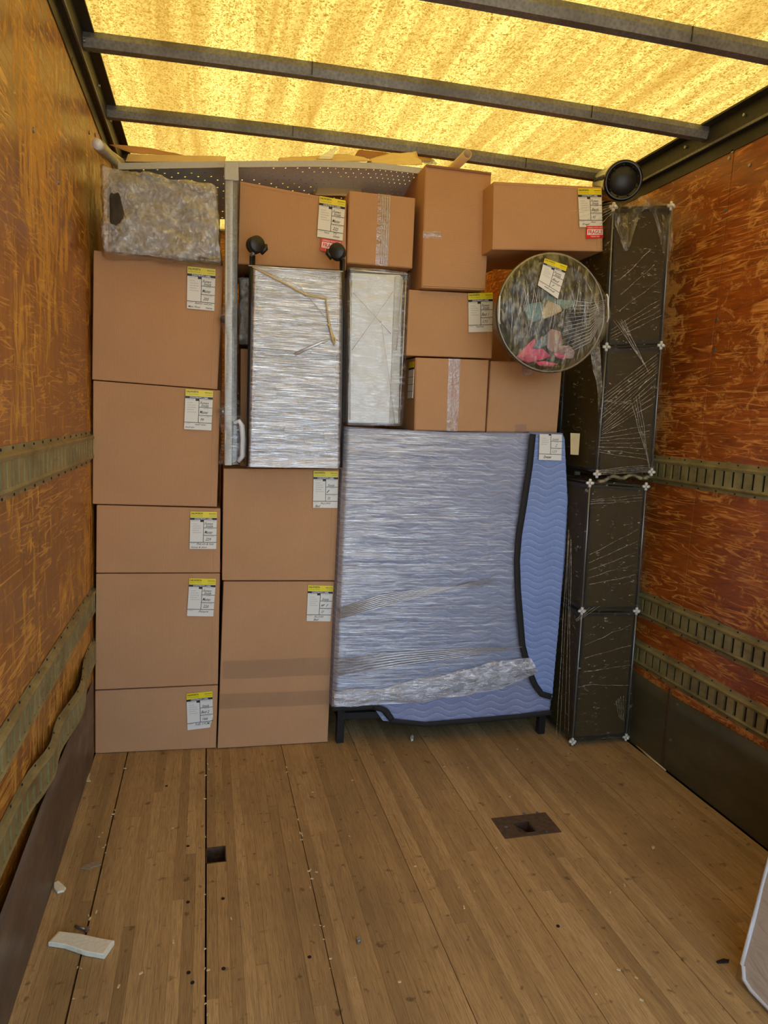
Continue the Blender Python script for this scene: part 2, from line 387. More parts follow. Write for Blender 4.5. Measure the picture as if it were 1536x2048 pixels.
def slab(q, u0, v0, u1, v1, d0, d1, mb):
    P = [q.at(u0, v0, d1), q.at(u1, v0, d1), q.at(u1, v1, d1), q.at(u0, v1, d1), q.at(u0, v0, d0), q.at(u1, v0, d0), q.at(u1, v1, d0), q.at(u0, v1, d0)]
    mb.hexa(P)
_TC = {}
def text_geo(s, shear=0.0, bold=0.0):
    k = (s, shear, bold)
    if k in _TC: return _TC[k]
    cu = bpy.data.curves.new('glyphs', 'FONT'); cu.body = s; cu.shear = shear; cu.offset = bold; cu.resolution_u = 2
    ob = bpy.data.objects.new('glyphs', cu); COL.objects.link(ob)
    dg = bpy.context.evaluated_depsgraph_get(); me = bpy.data.meshes.new_from_object(ob.evaluated_get(dg))
    v = [(p.co.x, p.co.y) for p in me.vertices]; f = [tuple(p.vertices) for p in me.polygons]
    bpy.data.objects.remove(ob); bpy.data.curves.remove(cu); bpy.data.meshes.remove(me)
    x0 = min(a for a, _ in v); x1 = max(a for a, _ in v); y0 = min(b for _, b in v); y1 = max(b for _, b in v)
    v = [((a-x0)/(x1-x0), (b-y0)/(y1-y0)) for a, b in v]
    _TC[k] = (v, f); return _TC[k]
def put_text(mb, q, s, u0, v0, u1, v1, d, shear=0.0, bold=0.0, tilt=0.0):
    v, f = text_geo(s, shear, bold)
    mb.add([q.at(u0+(u1-u0)*a, v1-(v1-v0)*b + tilt*(a-0.5), d) for a, b in v], f)

def contents_label(parent, quad, hand, top_cut=False, nm='contents_label'):
    """hand: dict name1,name2,room,num,notes[list of (text,u0,v0,u1,v1)]"""
    q = Q(*quad)
    m = MB(); slab(q, 0, 0, 1, 1, 0.0003, 0.0012, m)
    lab = m.obj(nm, 'label_paper', parent)
    D = 0.0016
    if not top_cut:
        m = MB(); slab(q, 0.0, 0.0, 1, 0.158, 0.0012, D, m); m.obj('yellow_header', 'label_yellow', lab)
        m = MB()
        put_text(m, q, 'DALWORTH', 0.03, 0.025, 0.46, 0.075, D+.0003, bold=0.03)
        put_text(m, q, 'PRECISION', 0.70, 0.045, 0.97, 0.070, D+.0003, bold=0.02)
        m.obj('header_lettering', 'ink', lab)
        m = MB(); put_text(m, q, 'MOVING & STORAGE', 0.03, 0.10, 0.46, 0.13, D+.0003); put_text(m, q, 'CLEANING', 0.72, 0.10, 0.97, 0.125, D+.0003)
        m.obj('header_small_print', 'ink_olive', lab)
        m = MB(); slab(q, 0, 0.165, 1, 0.222, 0.0012, D, m); m.obj('title_band', 'ink', lab)
        m = MB(); put_text(m, q, 'CONTENTS LABEL', 0.16, 0.175, 0.84, 0.212, D+.0003, bold=0.02); m.obj('title_lettering', 'white_print', lab)
    m = MB()
    for a in ((0.495, 0.222, 0.515, 0.815), (0.515, 0.425, 1, 0.438), (0.515, 0.625, 1, 0.638), (0, 0.812, 1, 0.826), (0.375, 0.222, 0.5, 0.275)):
        slab(q, a[0], a[1], a[2], a[3], 0.0012, D, m)
    m.obj('ruled_lines', 'ink', lab)
    m = MB()
    put_text(m, q, 'DEPARTMENT', 0.04, 0.238, 0.33, 0.258, D)
    for i, (s, u) in enumerate((('KITCHEN', 0.28), ('LIVING ROOM', 0.38), ('MASTER BED', 0.41), ('BEDROOM', 0.33), ('OFFICE/GARAGE', 0.42))):
        put_text(m, q, s, 0.09, 0.315+i*0.058, u, 0.338+i*0.058, D)
    put_text(m, q, 'CUSTOMER NAME', 0.56, 0.240, 0.95, 0.260, D); put_text(m, q, 'ROOM', 0.68, 0.448, 0.85, 0.470, D); put_text(m, q, 'ITEM NUMBER', 0.56, 0.65, 0.92, 0.672, D)
    put_text(m, q, 'CONTENTS', 0.03, 0.84, 0.22, 0.862, D)
    m.obj('small_print', 'ink_grey', lab)
    m = MB()
    for key, box in (('name1', (0.53, 0.285, 0.86, 0.345)), ('name2', (0.58, 0.352, 0.86, 0.418)), ('room', (0.54, 0.51, 0.86, 0.59)), ('num', (0.58, 0.70, 0.80, 0.775))):
        s = hand.get(key)
        if s:
            u1 = box[2] if len(s) > 2 else box[0]+0.13
            put_text(m, q, s, box[0], box[1], u1, box[3], D, shear=0.45, tilt=0.01, bold=0.01)
    for (s, a, b, c, d) in hand.get('notes', ()):
        put_text(m, q, s, a, b, c, d, D, shear=0.45, bold=0.01)
    if m.v: m.obj('handwriting', 'ink', lab)
    return lab
def fragile(parent, quad):
    q = Q(*quad)
    m = MB(); slab(q, 0, 0, 1, 1, 0.0013, 0.0022, m); s = m.obj('fragile_sticker', 'sticker_red', parent)
    m = MB(); slab(q, 0.05, 0.27, 0.98, 0.72, 0.0022, 0.0024, m); m.obj('white_band', 'white_print', s)
    m = MB(); put_text(m, q, 'FRAGILE', 0.10, 0.33, 0.95, 0.67, 0.0027, bold=0.03); m.obj('red_lettering', 'sticker_red', s)
    m = MB(); put_text(m, q, 'HANDLE WITH CARE', 0.06, 0.08, 0.96, 0.2, 0.0026); put_text(m, q, 'THANK YOU', 0.25, 0.80, 0.78, 0.92, 0.0026); m.obj('white_lettering', 'white_print', s)
    s['label'] = 'red and white fragile sticker'
def P4(pts, Y):
    ys = Y if isinstance(Y, (list, tuple)) else [Y]*4
    return [at(p[0], p[1], y) for p, y in zip(pts, ys)]
def centre_base(ps):
    c = sum((Vector(p) for p in ps), Vector())/len(ps); c.z = min(p[2] for p in ps); return c

CARTONS = 'cardboard moving cartons'
def carton(label, pts, Y, depth, mat='cardboard', tab=True, lab=None, frag=None, shift=(0, 0), name='carton', cut=False, seam=None, flaps=None, floor=False):
    F = P4(pts, Y)
    if floor:
        F[2].z = 0.002; F[3].z = 0.002
    for p in F: p.x = min(max(p.x, 0.004), W-0.004)
    sh = Vector((shift[0], depth, shift[1]))
    B = [p+sh for p in F]
    root = thing(name, label, 'carton', centre_base(F), None)
    m = MB(); m.hexa(F+B); b = m.obj('body', mat, root); bevel_obj(b, 0.0035, 2)
    q = Q(*F)
    wq = (F[1]-F[0]).length; hq = (F[3]-F[0]).length
    if tab:   # overlapping glue tab with its fold line at the right edge, folded rim along top and bottom
        m = MB(); slab(q, 1-0.028/wq, 0.012, 1-0.004/wq, 0.988, -0.001, 0.0016, m); bevel_obj(m.obj('glue_tab', mat, root), 0.0005, 1)
        for a_, c_ in ((0.004/hq, 0.012/hq), (1-0.012/hq, 1-0.004/hq)):
            m = MB(); slab(q, 0.01, a_, 0.985, c_, -0.001, 0.0010, m); m.obj('folded_rim', mat, root)
    if flaps == 'v':   # two flaps meeting at a vertical seam
        g = 0.0018/wq
        for a, c in ((0.012, 0.5-g), (0.5+g, 0.988)):
            m = MB(); slab(q, a, 0.012, c, 0.988, -0.001, 0.0028, m); bevel_obj(m.obj('flap', mat, root), 0.0008, 1)
    if flaps == 'edge':
        m = MB(); slab(q, 0.012, 0.03, 0.985, 0.985, -0.001, 0.0028, m); bevel_obj(m.obj('flap', mat, root), 0.0008, 1)
    if lab: contents_label(root, P4(lab[0], (Y if not isinstance(Y, (list, tuple)) else Y[1]) - 0.002), lab[1], cut)
    if frag: fragile(root, P4(frag, (Y if not isinstance(Y, (list, tuple)) else Y[1]) - 0.0025))
    return root, q
def tape_strip(parent, q, us, w, v0, v1, n=24, seed=0, name='tape', mat='tape_clear', horiz=False, lift=0.0015):
    m = MB(); V = []
    for i in range(n+1):
        t_ = i/n
        for k in range(5):
            s = (k/4-0.5)*w
            wob = 0.0012*noise.noise(Vector((t_*14+seed, k*1.7, seed)))
            if horiz: V.append(q.at(v0+(v1-v0)*t_, us+s+0.01*noise.noise(Vector((t_*2, seed, 0))), 0.0032+lift+wob))
            else: V.append(q.at(us+s, v0+(v1-v0)*t_, 0.0032+lift+wob))
    F_ = [(i*5+k, i*5+k+1, (i+1)*5+k+1, (i+1)*5+k) for i in range(n) for k in range(4)]
    return m.add(V, F_).obj(name, mat, parent, True)

# ================================================================== SETTING
Y0, Y1 = -0.5, 5.2            # rear sill and front wall of the truck body
ZT = 2.66                     # where the plywood meets the roof rail
def structure(o): o['kind'] = 'structure'; return o
def interp(tab, x):
    tab = sorted(tab)
    if x <= tab[0][0]:
        (a, b), (c, d) = tab[0], tab[1]
    elif x >= tab[-1][0]:
        (a, b), (c, d) = tab[-2], tab[-1]
    else:
        for (a, b), (c, d) in zip(tab, tab[1:]):
            if a <= x <= c: break
    return b + (d-b)*(x-a)/(c-a)
# ---- ground outside the truck, in sunlight
structure(MB().box((-12, -22, -1.25), (14, 12, -1.20)).obj('ground', 'concrete'))
# ---- floor
PW = 0.03285
floor = structure(MB().box((-0.06, Y0, -0.13), (W+0.06, Y1, -0.09)).obj('floor', 'gap_dirt'))
MB().box((0, 3.32, -0.08), (W, Y1, -0.003)).obj('covered_deck', 'deck_wood', floor)
h1 = (atz(411, 1727, 0), atz(440, 1692, 0)); h2 = (atz(1040, 1667, 0), atz(1066, 1641, 0))
holes = []
def snap(x): return 0.1365 + round((x-0.1365)/PW)*PW
holes.append((snap(h1[0].x), snap(h1[0].x)+2*PW, h1[0].y, h1[1].y))
holes.append((snap(h2[0].x), snap(h2[0].x)+2*PW, h2[0].y, h2[1].y))
x = 0.1365 - 4*PW - 0.004; k = 0
edges = [0.1365 + PW*i for i in range(-4, 71)]
for i in range(len(edges)-1):
    xa, xb = edges[i], min(edges[i+1], W-0.001)
    seamL = (i-4) % 10 == 0; seamR = (i-3) % 10 == 0
    a = xa + ((0.0026 if i < 20 else 0.0012) if seamL else 0.0002); b = xb - ((0.0026 if i < 20 else 0.0012) if seamR else 0.0002)
    cuts = [Y0]; y = Y0 + random.uniform(0.3, 1.3)
    while y < 3.0: cuts.append(y); y += random.uniform(1.0, 2.2)
    cuts.append(3.32)
    segs = list(zip(cuts, cuts[1:]))
    for (hx0, hx1, hy0, hy1) in holes:
        if a > hx0-0.01 and b < hx1+0.01:
            ns = []
            for (s0, s1) in segs:
                if s1 <= hy0 or s0 >= hy1: ns.append((s0, s1)); continue
                if s0 < hy0: ns.append((s0, hy0-0.0006))
                if s1 > hy1: ns.append((hy1+0.0006, s1))
            segs = ns
    for (s0, s1) in segs:
        if s1-s0 < 0.02: continue
        zt = random.uniform(-0.0014, 0.0)
        m = MB().box((a, s0+0.0006, -0.035), (b, s1-0.0006, zt)); m.obj('plank', 'deck_wood', floor, org=None)
# steel lined pockets in the floor
def pocket(hx0, hx1, hy0, hy1, mat, t_=0.003):
    m = MB()
    m.box((hx0, hy0, -0.09), (hx0+t_, hy1, -0.001)).box((hx1-t_, hy0, -0.09), (hx1, hy1, -0.001))
    m.box((hx0, hy0, -0.09), (hx1, hy0+t_, -0.001)).box((hx0, hy1-t_, -0.09), (hx1, hy1, -0.001))
    return m.obj('floor_pocket', mat, floor)
simple('rust_steel', lin(92, 66, 44), 0.6, 0.4, bs=0.5, sc=60, var=0.35)
simple('grime', lin(86, 66, 44), 0.8, bs=0.4, sc=50, var=0.35)
pocket(*holes[0], 'rust_steel')
pocket(*holes[1], 'rust_steel')
c0, c1 = atz(1006, 1672, 0), atz(1100, 1624, 0)
hx0, hx1, hy0, hy1 = holes[1]
m = MB()
px0, px1, py0, py1 = min(c0.x, hx0-0.05), max(c1.x, hx1+0.05)-0.02, min(c0.y, hy0-0.02), max(c1.y, hy1+0.03)
z0, z1 = -0.001, 0.0012
m.box((px0, py0, z0), (hx0, py1, z1)).box((hx1, py0, z0), (px1, py1, z1)).box((hx0, py0, z0), (hx1, hy0, z1)).box((hx0, hy1, z0), (hx1, py1, z1))
m.obj('floor_plate', 'grime', floor)
m = MB(); m.add([(hx0, hy0, -0.004), (hx0, hy1, -0.004), (hx0+0.035, hy0, -0.004)], [(0, 2, 1)]); m.obj('bent_tab', 'rust_steel', floor)
for q_ in ((1075, 1626), (1048, 1628), (1093, 1664), (1012, 1655)):
    p = atz(q_[0], q_[1], 0); m = MB(); m.tube([(p.x, p.y, 0), (p.x, p.y, 0.003)], 0.006, 10); m.obj('screw', 'steel', floor)
# screw holes countersunk in the deck
for (a, b) in ((376, 1692), (376, 1804), (377, 1945), (447, 1937), (385, 1965), (333, 1572), (446, 1797), (619, 1914), (1116, 1852)):
    p = atz(a, b, 0); m = MB(); m.tube([(p.x, p.y, -0.002), (p.x, p.y, 0.0006)], 0.0055, 10); m.obj('screw_head', 'hole_dark', floor)

# ---- walls
jl = atx(62, 300, 0.0).y; jr = atx(1446, 500, W).y
def wall(name, xin, sgn, joint, mat):
    w_ = structure(MB().box((min(xin-sgn*0.012, xin-sgn*0.06), Y0, -0.09), (max(xin-sgn*0.012, xin-sgn*0.06), Y1, 2.86)).obj(name, 'roof_metal_dark'))
    ys = [joint + 1.22*i for i in range(-4, 5)]; ys = [y for y in ys if Y0+0.1 < y < Y1-0.1]; ys = [Y0]+ys+[Y1]
    for a, b in zip(ys, ys[1:]):
        x0, x1 = sorted((xin-sgn*0.012, xin))
        o = MB().box((x0, a+0.0015, 0.0), (x1, b-0.0015, ZT)).obj('plywood_panel', mat, w_); bevel_obj(o, 0.001, 1)
    return w_
wl = wall('wall_left', 0.0, 1, jl, 'ply_left')
wr = wall('wall_right', W, -1, jr, 'ply_right')
structure(MB().box((-0.06, Y1, -0.09), (W+0.06, Y1+0.05, 2.86)).obj('wall_front', 'ply_left'))
# screws along the right joint and along the left wall
for w_, xin, sg, pts in ((wr, W, -1, ((1466, 303), (1459, 316), (1452, 420), (1434, 640), (1430, 700), (1500, 330))), (wl, 0.0, 1, ((66, 260), (142, 118), (116, 365), (190, 270), (178, 265)))):
    for a, b in pts:
        p = atx(a, b, xin); m = MB(); m.tube([(xin, p.y, p.z), (xin+sg*0.004, p.y, p.z)], 0.007, 10); m.obj('screw', 'steel', w_)
def cargo_rail(w_, xin, sg, ztop, y0, y1, off=lambda y: (0, 0)):
    prof = [(0.0015, 0), (0.003, -0.014), (0.011, -0.018), (0.015, -0.023), (0.013, -0.030), (0.011, -0.034), (0.011, -0.095), (0.014, -0.103), (0.010, -0.109), (0.003, -0.113), (0.0015, -0.125)]
    pitch = 0.0508; n = int((y1-y0)/pitch); V = []; F_ = []; np_ = len(prof)
    ys = []
    for i in range(n+1):
        ys += [y0+i*pitch, y0+i*pitch+0.034]
    for y in ys:
        dn, dz = off(y)
        for (nn, z) in prof: V.append((xin+sg*(nn+dn), y, ztop+z+dz))
    for c in range(len(ys)-1):
        slot = (c % 2 == 1)
        for r_ in range(np_-1):
            if slot and r_ == 5: continue
            a = c*np_+r_; F_.append((a, a+1, a+np_+1, a+np_))
        if slot:  # turned-in lips of the slot
            base = len(V)
            for cc in (c, c+1):
                yy = ys[cc]; dn, dz = off(yy)
                for z in (-0.034, -0.095): V.append((xin+sg*(0.002+dn), yy, ztop+z+dz))
            t0, t1, u0, u1 = c*np_+5, c*np_+6, (c+1)*np_+5, (c+1)*np_+6
            F_ += [(t0, t1, base+1, base), (u0, base+2, base+3, u1), (t0, base, base+2, u0), (t1, u1, base+3, base+1)]
    rail = mesh_obj('cargo_rail', V, F_, 'rail_steel', w_)
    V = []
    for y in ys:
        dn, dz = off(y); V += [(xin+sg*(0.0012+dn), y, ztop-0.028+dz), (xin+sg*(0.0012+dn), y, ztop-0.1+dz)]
    mesh_obj('slot_shade', V, [(2*c, 2*c+1, 2*c+3, 2*c+2) for c in range(len(ys)-1)], 'hole_dark', rail)  # dark strip painting the shade inside the slots
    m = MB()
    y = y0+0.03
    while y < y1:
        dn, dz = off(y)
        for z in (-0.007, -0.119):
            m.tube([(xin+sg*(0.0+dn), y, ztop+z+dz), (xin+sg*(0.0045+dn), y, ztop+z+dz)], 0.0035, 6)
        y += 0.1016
    m.obj('flange_hole_dots', 'hole_dark', rail)['kind'] = 'stuff'  # dark dots painting the shaded holes along the flanges
    m2 = MB(); y = y0
    return rail
R1, R2, R3 = 1.379, 0.7405, 0.504
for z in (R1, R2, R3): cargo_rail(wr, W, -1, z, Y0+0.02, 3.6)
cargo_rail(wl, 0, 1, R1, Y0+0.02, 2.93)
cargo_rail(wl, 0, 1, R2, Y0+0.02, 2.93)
def bent(y):   # the lowest rail on the left has been knocked out of line
    a = 0.030*math.exp(-((y-2.42)/0.20)**2) - 0.0*y
    b = 0.022*math.exp(-((y-2.0)/0.12)**2)
    return (max(0, a+b), 0.006*math.sin(y*5))
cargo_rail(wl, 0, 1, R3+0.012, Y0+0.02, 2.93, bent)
# kick plates
def kickplate(name, xin, sg, tops, mat, lean, joints=()):
    tab = [(atx(a, b, xin).y, atx(a, b, xin).z) for a, b in tops]
    ys = [Y0+0.02+i*0.12 for i in range(29 if sg > 0 else 33)]
    V = []; F_ = []
    for y in ys:
        zt = min(0.46, max(0.30, interp(tab, y)))
        for j in range(6):
            s = j/5; nn = 0.006 + lean(y)*s*s + 0.003*noise.noise(Vector((y*1.5, s*2, sg)))
            V.append((xin+sg*nn, y, 0.001+zt*s))
        V.append((xin+sg*(0.003+lean(y)), y, 0.001+zt))
    n = 7
    for i in range(len(ys)-1):
        for j in range(n-1):
            a = i*n+j; F_.append((a, a+1, a+n+1, a+n))
    return structure(mesh_obj(name, V, F_, mat, None, True))
kl = kickplate('baseboard_left', 0.0, 1, ((189, 1346), (146, 1444), (63, 1620), (0, 1770)), 'kick_left', lambda y: 0.004+0.035*max(0, (2.6-y)/2.0)**1.0 if y < 2.6 else 0.004)
kr = kickplate('baseboard_right', W, -1, ((1264, 1338), (1345, 1391), (1536, 1500)), 'kick_right', lambda y: 0.003)
p = atx(1341, 1400, W)
MB().box((W-0.0115, p.y-0.004, 0.005), (W-0.008, p.y+0.004, 0.37)).obj('joint_strip', 'rust_steel', kr)
for a, b in ((1355, 1409), (1341, 1480)):
    q_ = atx(a, b, W-0.009); MB().tube([(W-0.008, q_.y, q_.z), (W-0.013, q_.y, q_.z)], 0.006, 8).obj('screw', 'steel', kr)
# ---- roof: rails, bows, translucent skin
def roof_z(x): return 2.742 + 0.016*(1-((x-W/2)/(W/2))**2)
for nm, xin, sg in (('trim_1', 0.0, 1), ('trim_2', W, -1)):
    m = MB()
    def bx(a, b, z0, z1):
        xx = sorted((xin+sg*a, xin+sg*b)); m.box((xx[0], Y0, z0), (xx[1], Y1, z1))
    bx(0.0, 0.024, ZT-0.004, ZT+0.003); bx(0.020, 0.026, ZT+0.0, ZT+0.078); bx(0.0, 0.062, 2.734, 2.742); bx(-0.01, 0.004, ZT-0.06, ZT+0.08)
    o = structure(m.obj(nm, 'roof_metal_dark'))
    m = MB(); xx = sorted((xin+sg*0.022, xin+sg*0.028)); m.box((xx[0], Y0, ZT-0.006), (xx[1], Y1, ZT+0.004)); m.obj('bright_lip', 'galvanised', o)
    y = Y0+0.2
    while y < 3.4:
        c = (xin+sg*0.030, y, ZT+0.04); MB().tube([c, (xin+sg*0.036, y, ZT+0.04)], 0.006, 8).obj('bolt', 'steel', o); y += 0.33
nx, ny = 24, 20
V = []; F_ = []
for j in range(ny+1):
    for i in range(nx+1):
        xx = 0.03 + (W-0.06)*i/nx; V.append((xx, Y0+(Y1-Y0)*j/ny, roof_z(xx)+0.004))
for j in range(ny):
    for i in range(nx):
        a = j*(nx+1)+i; F_.append((a, a+1, a+nx+2, a+nx+1))
ceiling = structure(mesh_obj('ceiling', V, F_, 'roof_skin', None, True))

l1, r1_, l2, r2_ = atz(150, 60, 2.735).y, atz(1450, 258, 2.735).y, atz(203, 207, 2.735).y, atz(1213, 341, 2.735).y
sp = ((l2-l1)+(r2_-r1_))/2; yb1 = (l1+l2-sp)/2; skew = (r1_+r2_)/2-(l1+l2)/2
for i in range(-4, 4):
    yc = yb1 + sp*i
    V = []; n = 20; hw = 0.024; hh = 0.052
    for k in range(n+1):
        xx = 0.026 + (W-0.052)*k/n; zt = roof_z(xx)-0.002; yc = yb1 + sp*i + skew*xx/W
        V += [(xx, yc, zt-0.004), (xx, yc-0.004, zt-hh*0.5), (xx, yc+0.006, zt-hh), (xx, yc+0.038, zt-hh), (xx, yc+0.046, zt-hh*0.5), (xx, yc+0.044, zt)]
    F_ = []
    for k in range(n):
        for j in range(6):
            a = k*6+j; b = k*6+(j+1) % 6; F_.append((a, b, b+6, a+6))
    F_ += [tuple(range(6)), tuple(n*6+j for j in range(6))[::-1]]
    b_ = mesh_obj('roof_bow', V, F_, 'galvanised', ceiling)
    for xx in (0.8, 1.9):
        yc = yb1 + sp*i + skew*xx/W
        MB().box((xx, yc-0.0055, roof_z(xx)-0.052), (xx+0.003, yc-0.002, roof_z(xx)-0.008)).obj('splice', 'roof_metal_dark', b_)

# ================================================================== LOAD, left column of cartons
SM = {'name1': 'Susan', 'name2': 'Smith'}
def H(**k): d = dict(SM); d.update(k); return d
YL = 2.90
carton('low bottom carton of the left stack, standing on the floor, labelled 166', [(190, 1382), (436, 1371), (432, 1496), (190, 1510)], [2.935, 2.91, 2.905, 2.935], 0.55,
       lab=([(372.9, 1387.3), (424.6, 1382), (426.7, 1453.9), (375, 1460.3)], H(room='Bed 2', num='166', name1=None, name2='Smith', notes=[('FUEL 3 PCMS', .3, .84, .9, .90)])), floor=True)
carton('tall carton labelled 220, second from the floor in the left stack', [(192, 1148), (440, 1147), (436, 1369), (190, 1380)], [2.93, 2.91, 2.91, 2.93], 0.55,
       lab=([(378.9, 1156.4), (432, 1157.7), (426.5, 1232.7), (373.9, 1231.8)], H(room='Master', num='220', notes=[('Picture', .42, .845, .8, .90)])))
carton('low wide carton labelled 229 at mid height of the left stack', [(193, 1010), (441, 1017), (440, 1145.5), (192, 1146)], [2.93, 2.91, 2.91, 2.93], 0.55,
       lab=([(381, 1023), (433.9, 1023.5), (432.3, 1098), (379.2, 1097.7)], H(room='Master', num='229', notes=[('Pink art & misc', .25, .835, .92, .89), ('frames & sheet', .05, .93, .65, .975)])))
carton('large carton labelled 99, fourth up in the left stack', [(186, 761), (441, 781), (434, 1014), (183, 1008)], [2.92, 2.90, 2.91, 2.93], 0.55,
       lab=([(371.4, 778.3), (426.3, 781.9), (422.7, 861), (367.9, 858.3)], H(room='Master', num='99', notes=[('wall misc', .40, .84, .8, .885), ('bed-spr', .04, .92, .4, .965)])))
carton('large carton labelled 205 on top of the left stack, under the wrapped bundle', [(187, 500), (447, 532), (435, 779), (184, 759)], [2.92, 2.90, 2.90, 2.92], 0.55,
       lab=([(374.9, 532.7), (431.2, 538.5), (428.5, 621.9), (373.7, 616.7)], H(room='Master', num='205', notes=[('Basket wall pic', .28, .835, .92, .885), ('Main Floor', .04, .92, .5, .97), ('Frames', .68, .925, .93, .97)])))
# crushed corner of the bottom carton
# second column
root, q = carton('telescoping carton of two overlapping pieces, taped around the middle, bottom of the second stack', [(447, 1163), (669, 1163), (655, 1484), (435, 1498)], [2.905, 2.89, 2.884, 2.90], 0.5, tab=False,
       lab=([(616.2, 1170.3), (666.5, 1171.5), (660.8, 1242.7), (613.2, 1241.9)], H(name1=None, name2='Smith', room='# 1', num='57', notes=[('PILLOWS', .3, .845, .7, .9), ('Bed', .28, .92, .5, .985)])), name='telescoping_carton', floor=True)
vA, vB = 0.385, 0.715
for (v0, v1, d, nm) in ((0.002, vA, 0.0045, 'upper_sleeve'), (vB, 0.998, 0.0025, 'lower_sleeve')):
    m = MB(); slab(q, 0.001, v0, 0.999, v1, -0.001, d, m)
    if nm == 'lower_sleeve': bevel_obj(m.obj(nm, 'cardboard', root), 0.001, 1)
# tape bands around it
tape_strip(root, q, 0.52, 0.11, 0.02, 0.985, seed=3, horiz=True, lift=0.003)
tape_strip(root, q, 0.71, 0.09, 0.0, 0.985, seed=9, horiz=True, lift=0.004)
for o in list(root.children):
    if o.name.startswith('tape'): o.data.materials[0] = M['film_tape']
carton('square carton labelled 55 under the wrapped wire cart', [(447, 937), (679, 938), (671, 1161), (444, 1161)], [2.90, 2.88, 2.885, 2.90], 0.5,
       lab=([(627.2, 941.7), (676.1, 942.5), (674.6, 1015.9), (625.9, 1015.4)], H(name1=None, name2='Smith', room='1', num='55', notes=[('PILLOWS', .3, .85, .72, .90), ('Bed', .08, .92, .3, .985)])))

# ---- upper cartons
root, q = carton('wide amber carton with fragile sticker behind the cart casters', [(480, 362), (693, 402), (692, 541), (476, 528)], [2.90, 2.87, 2.87, 2.90], 0.45,
       lab=([(639.2, 392), (691, 401.2), (684.9, 481.7), (634.1, 473.5)], H(room='Master', num='222', notes=[('Frame', .25, .84, .46, .885), ('TV', .62, .83, .78, .88), ('& Router', .62, .90, .88, .95)])),
       frag=[(642.8, 476.5), (683.7, 483.2), (680, 510), (640, 501)])
root, q = carton('small square carton taped down the middle, on the white wrapped panel', [(698.5, 381), (831, 396), (824.8, 537), (693.7, 526)], [2.86, 2.85, 2.85, 2.86], 0.40, flaps='v', tab=False)
tape_strip(root, q, 0.52, 0.19, 0.0, 1.0, seed=1)
m = MB()
for i in range(4):
    pts = [q.at(0.50+0.035*i+0.03*noise.noise(Vector((t*3, i, 0))), 0.03+0.93*t/9, 0.0065) for t in range(10)]
    m.tube(pts, [0.0012+0.0012*abs(noise.noise(Vector((k, i*3, 1)))) for k in range(10)], 5)
m.obj('tape_wrinkles', 'film_fold', root, True)
root, q = carton('tall upright carton leaning above the others with small tape at its left edge', [(851, 329), (983, 346), (971, 581), (843, 575.5)], [2.80, 2.79, 2.80, 2.81], 0.48, mat='cardboard_flat', flaps='edge', tab=False)
tape_strip(root, q, 0.56, 0.055, -0.01, 0.27, seed=5, horiz=True)
m = MB()
slab(q, 0.01, 0.0, 0.99, 0.018, 0.0, 0.006, m); m.obj('flap_edge', 'cardboard_edge', root)
root, q = carton('wide carton with fragile sticker beside the black lid, underside showing', [(987.6, 362.6), (1204.4, 374), (1206, 503), (985, 499)], [2.68, 2.66, 2.66, 2.68], 0.40,
       lab=([(1155.3, 376.8), (1201.6, 377.1), (1204.9, 454.7), (1158.8, 454.2)], H(room='Bath', num='43', notes=[('Glass', .5, .84, .7, .885), ('Fragil', .12, .90, .45, .96)])),
       frag=[(1172.6, 452), (1205.6, 452), (1205.6, 476.4), (1172, 477)])
root, q = carton('carton with contents label between the tall carton and the lower pair', [(818, 579), (989, 589), (983.7, 717), (811.8, 711)], [2.85, 2.83, 2.83, 2.85], 0.42,
       lab=([(936.2, 586.8), (985.2, 585.2), (984.6, 663.4), (937.1, 664.8)], H(room='Bed 1', num='171', notes=[('Toys/misc', .3, .835, .65, .89)])))
root, q = carton('centre-taped carton with a label on its side, on the blanketed dresser', [(831, 715), (978, 720), (970.7, 864), (828.6, 861)], [2.84, 2.83, 2.83, 2.84], 0.42, flaps='v', tab=False)
tape_strip(root, q, 0.52, 0.16, 0.0, 1.0, seed=8)
XL = at(830, 760, 2.84).x - 0.002
side = [atx(819, 723, XL), at(830, 722, 2.85), at(828, 796, 2.85), atx(819, 793, XL)]
side[1].x = side[2].x = XL
qs = [Vector((XL, side[0].y, side[1].z)), Vector((XL, 2.86, side[1].z)), Vector((XL, 2.86, side[2].z)), Vector((XL, side[0].y, side[2].z))]
class QS(Q): pass
m = MB(); yb, yf = min(3.0, side[0].y), 2.855
zt, zb = side[1].z, side[2].z
m.box((XL-0.001, yf, zb), (XL+0.0015, yb, zt)); lb = m.obj('contents_label', 'label_paper', root)
m = MB(); m.box((XL-0.0015, yf, zt-(zt-zb)*0.16), (XL+0.001, yb, zt)); m.obj('yellow_header', 'label_yellow', lb)
m = MB()
for k_ in (0.22, 0.43, 0.63, 0.82): m.box((XL-0.0018, yf, zt-(zt-zb)*k_), (XL+0.001, yb if k_ != 0.22 else yb, zt-(zt-zb)*(k_-0.012 if k_ != .22 else .165)))
m.obj('ruled_lines', 'ink', lb)
root, q = carton('carton with a short tape tab on top, right of the centre-taped carton on the dresser', [(982, 722), (1125, 726), (1113.8, 866), (973, 864.6)], [2.83, 2.82, 2.82, 2.83], 0.42, flaps=None, tab=False)
m = MB(); slab(q, 0.006, 0.02, 0.994, 0.985, -0.001, 0.002, m); bevel_obj(m.obj('flap', 'cardboard', root), 0.0008, 1)
tape_strip(root, q, 0.50, 0.14, 0.0, 0.19, seed=12); tape_strip(root, q, 0.47, 0.16, 0.88, 1.0, seed=14)
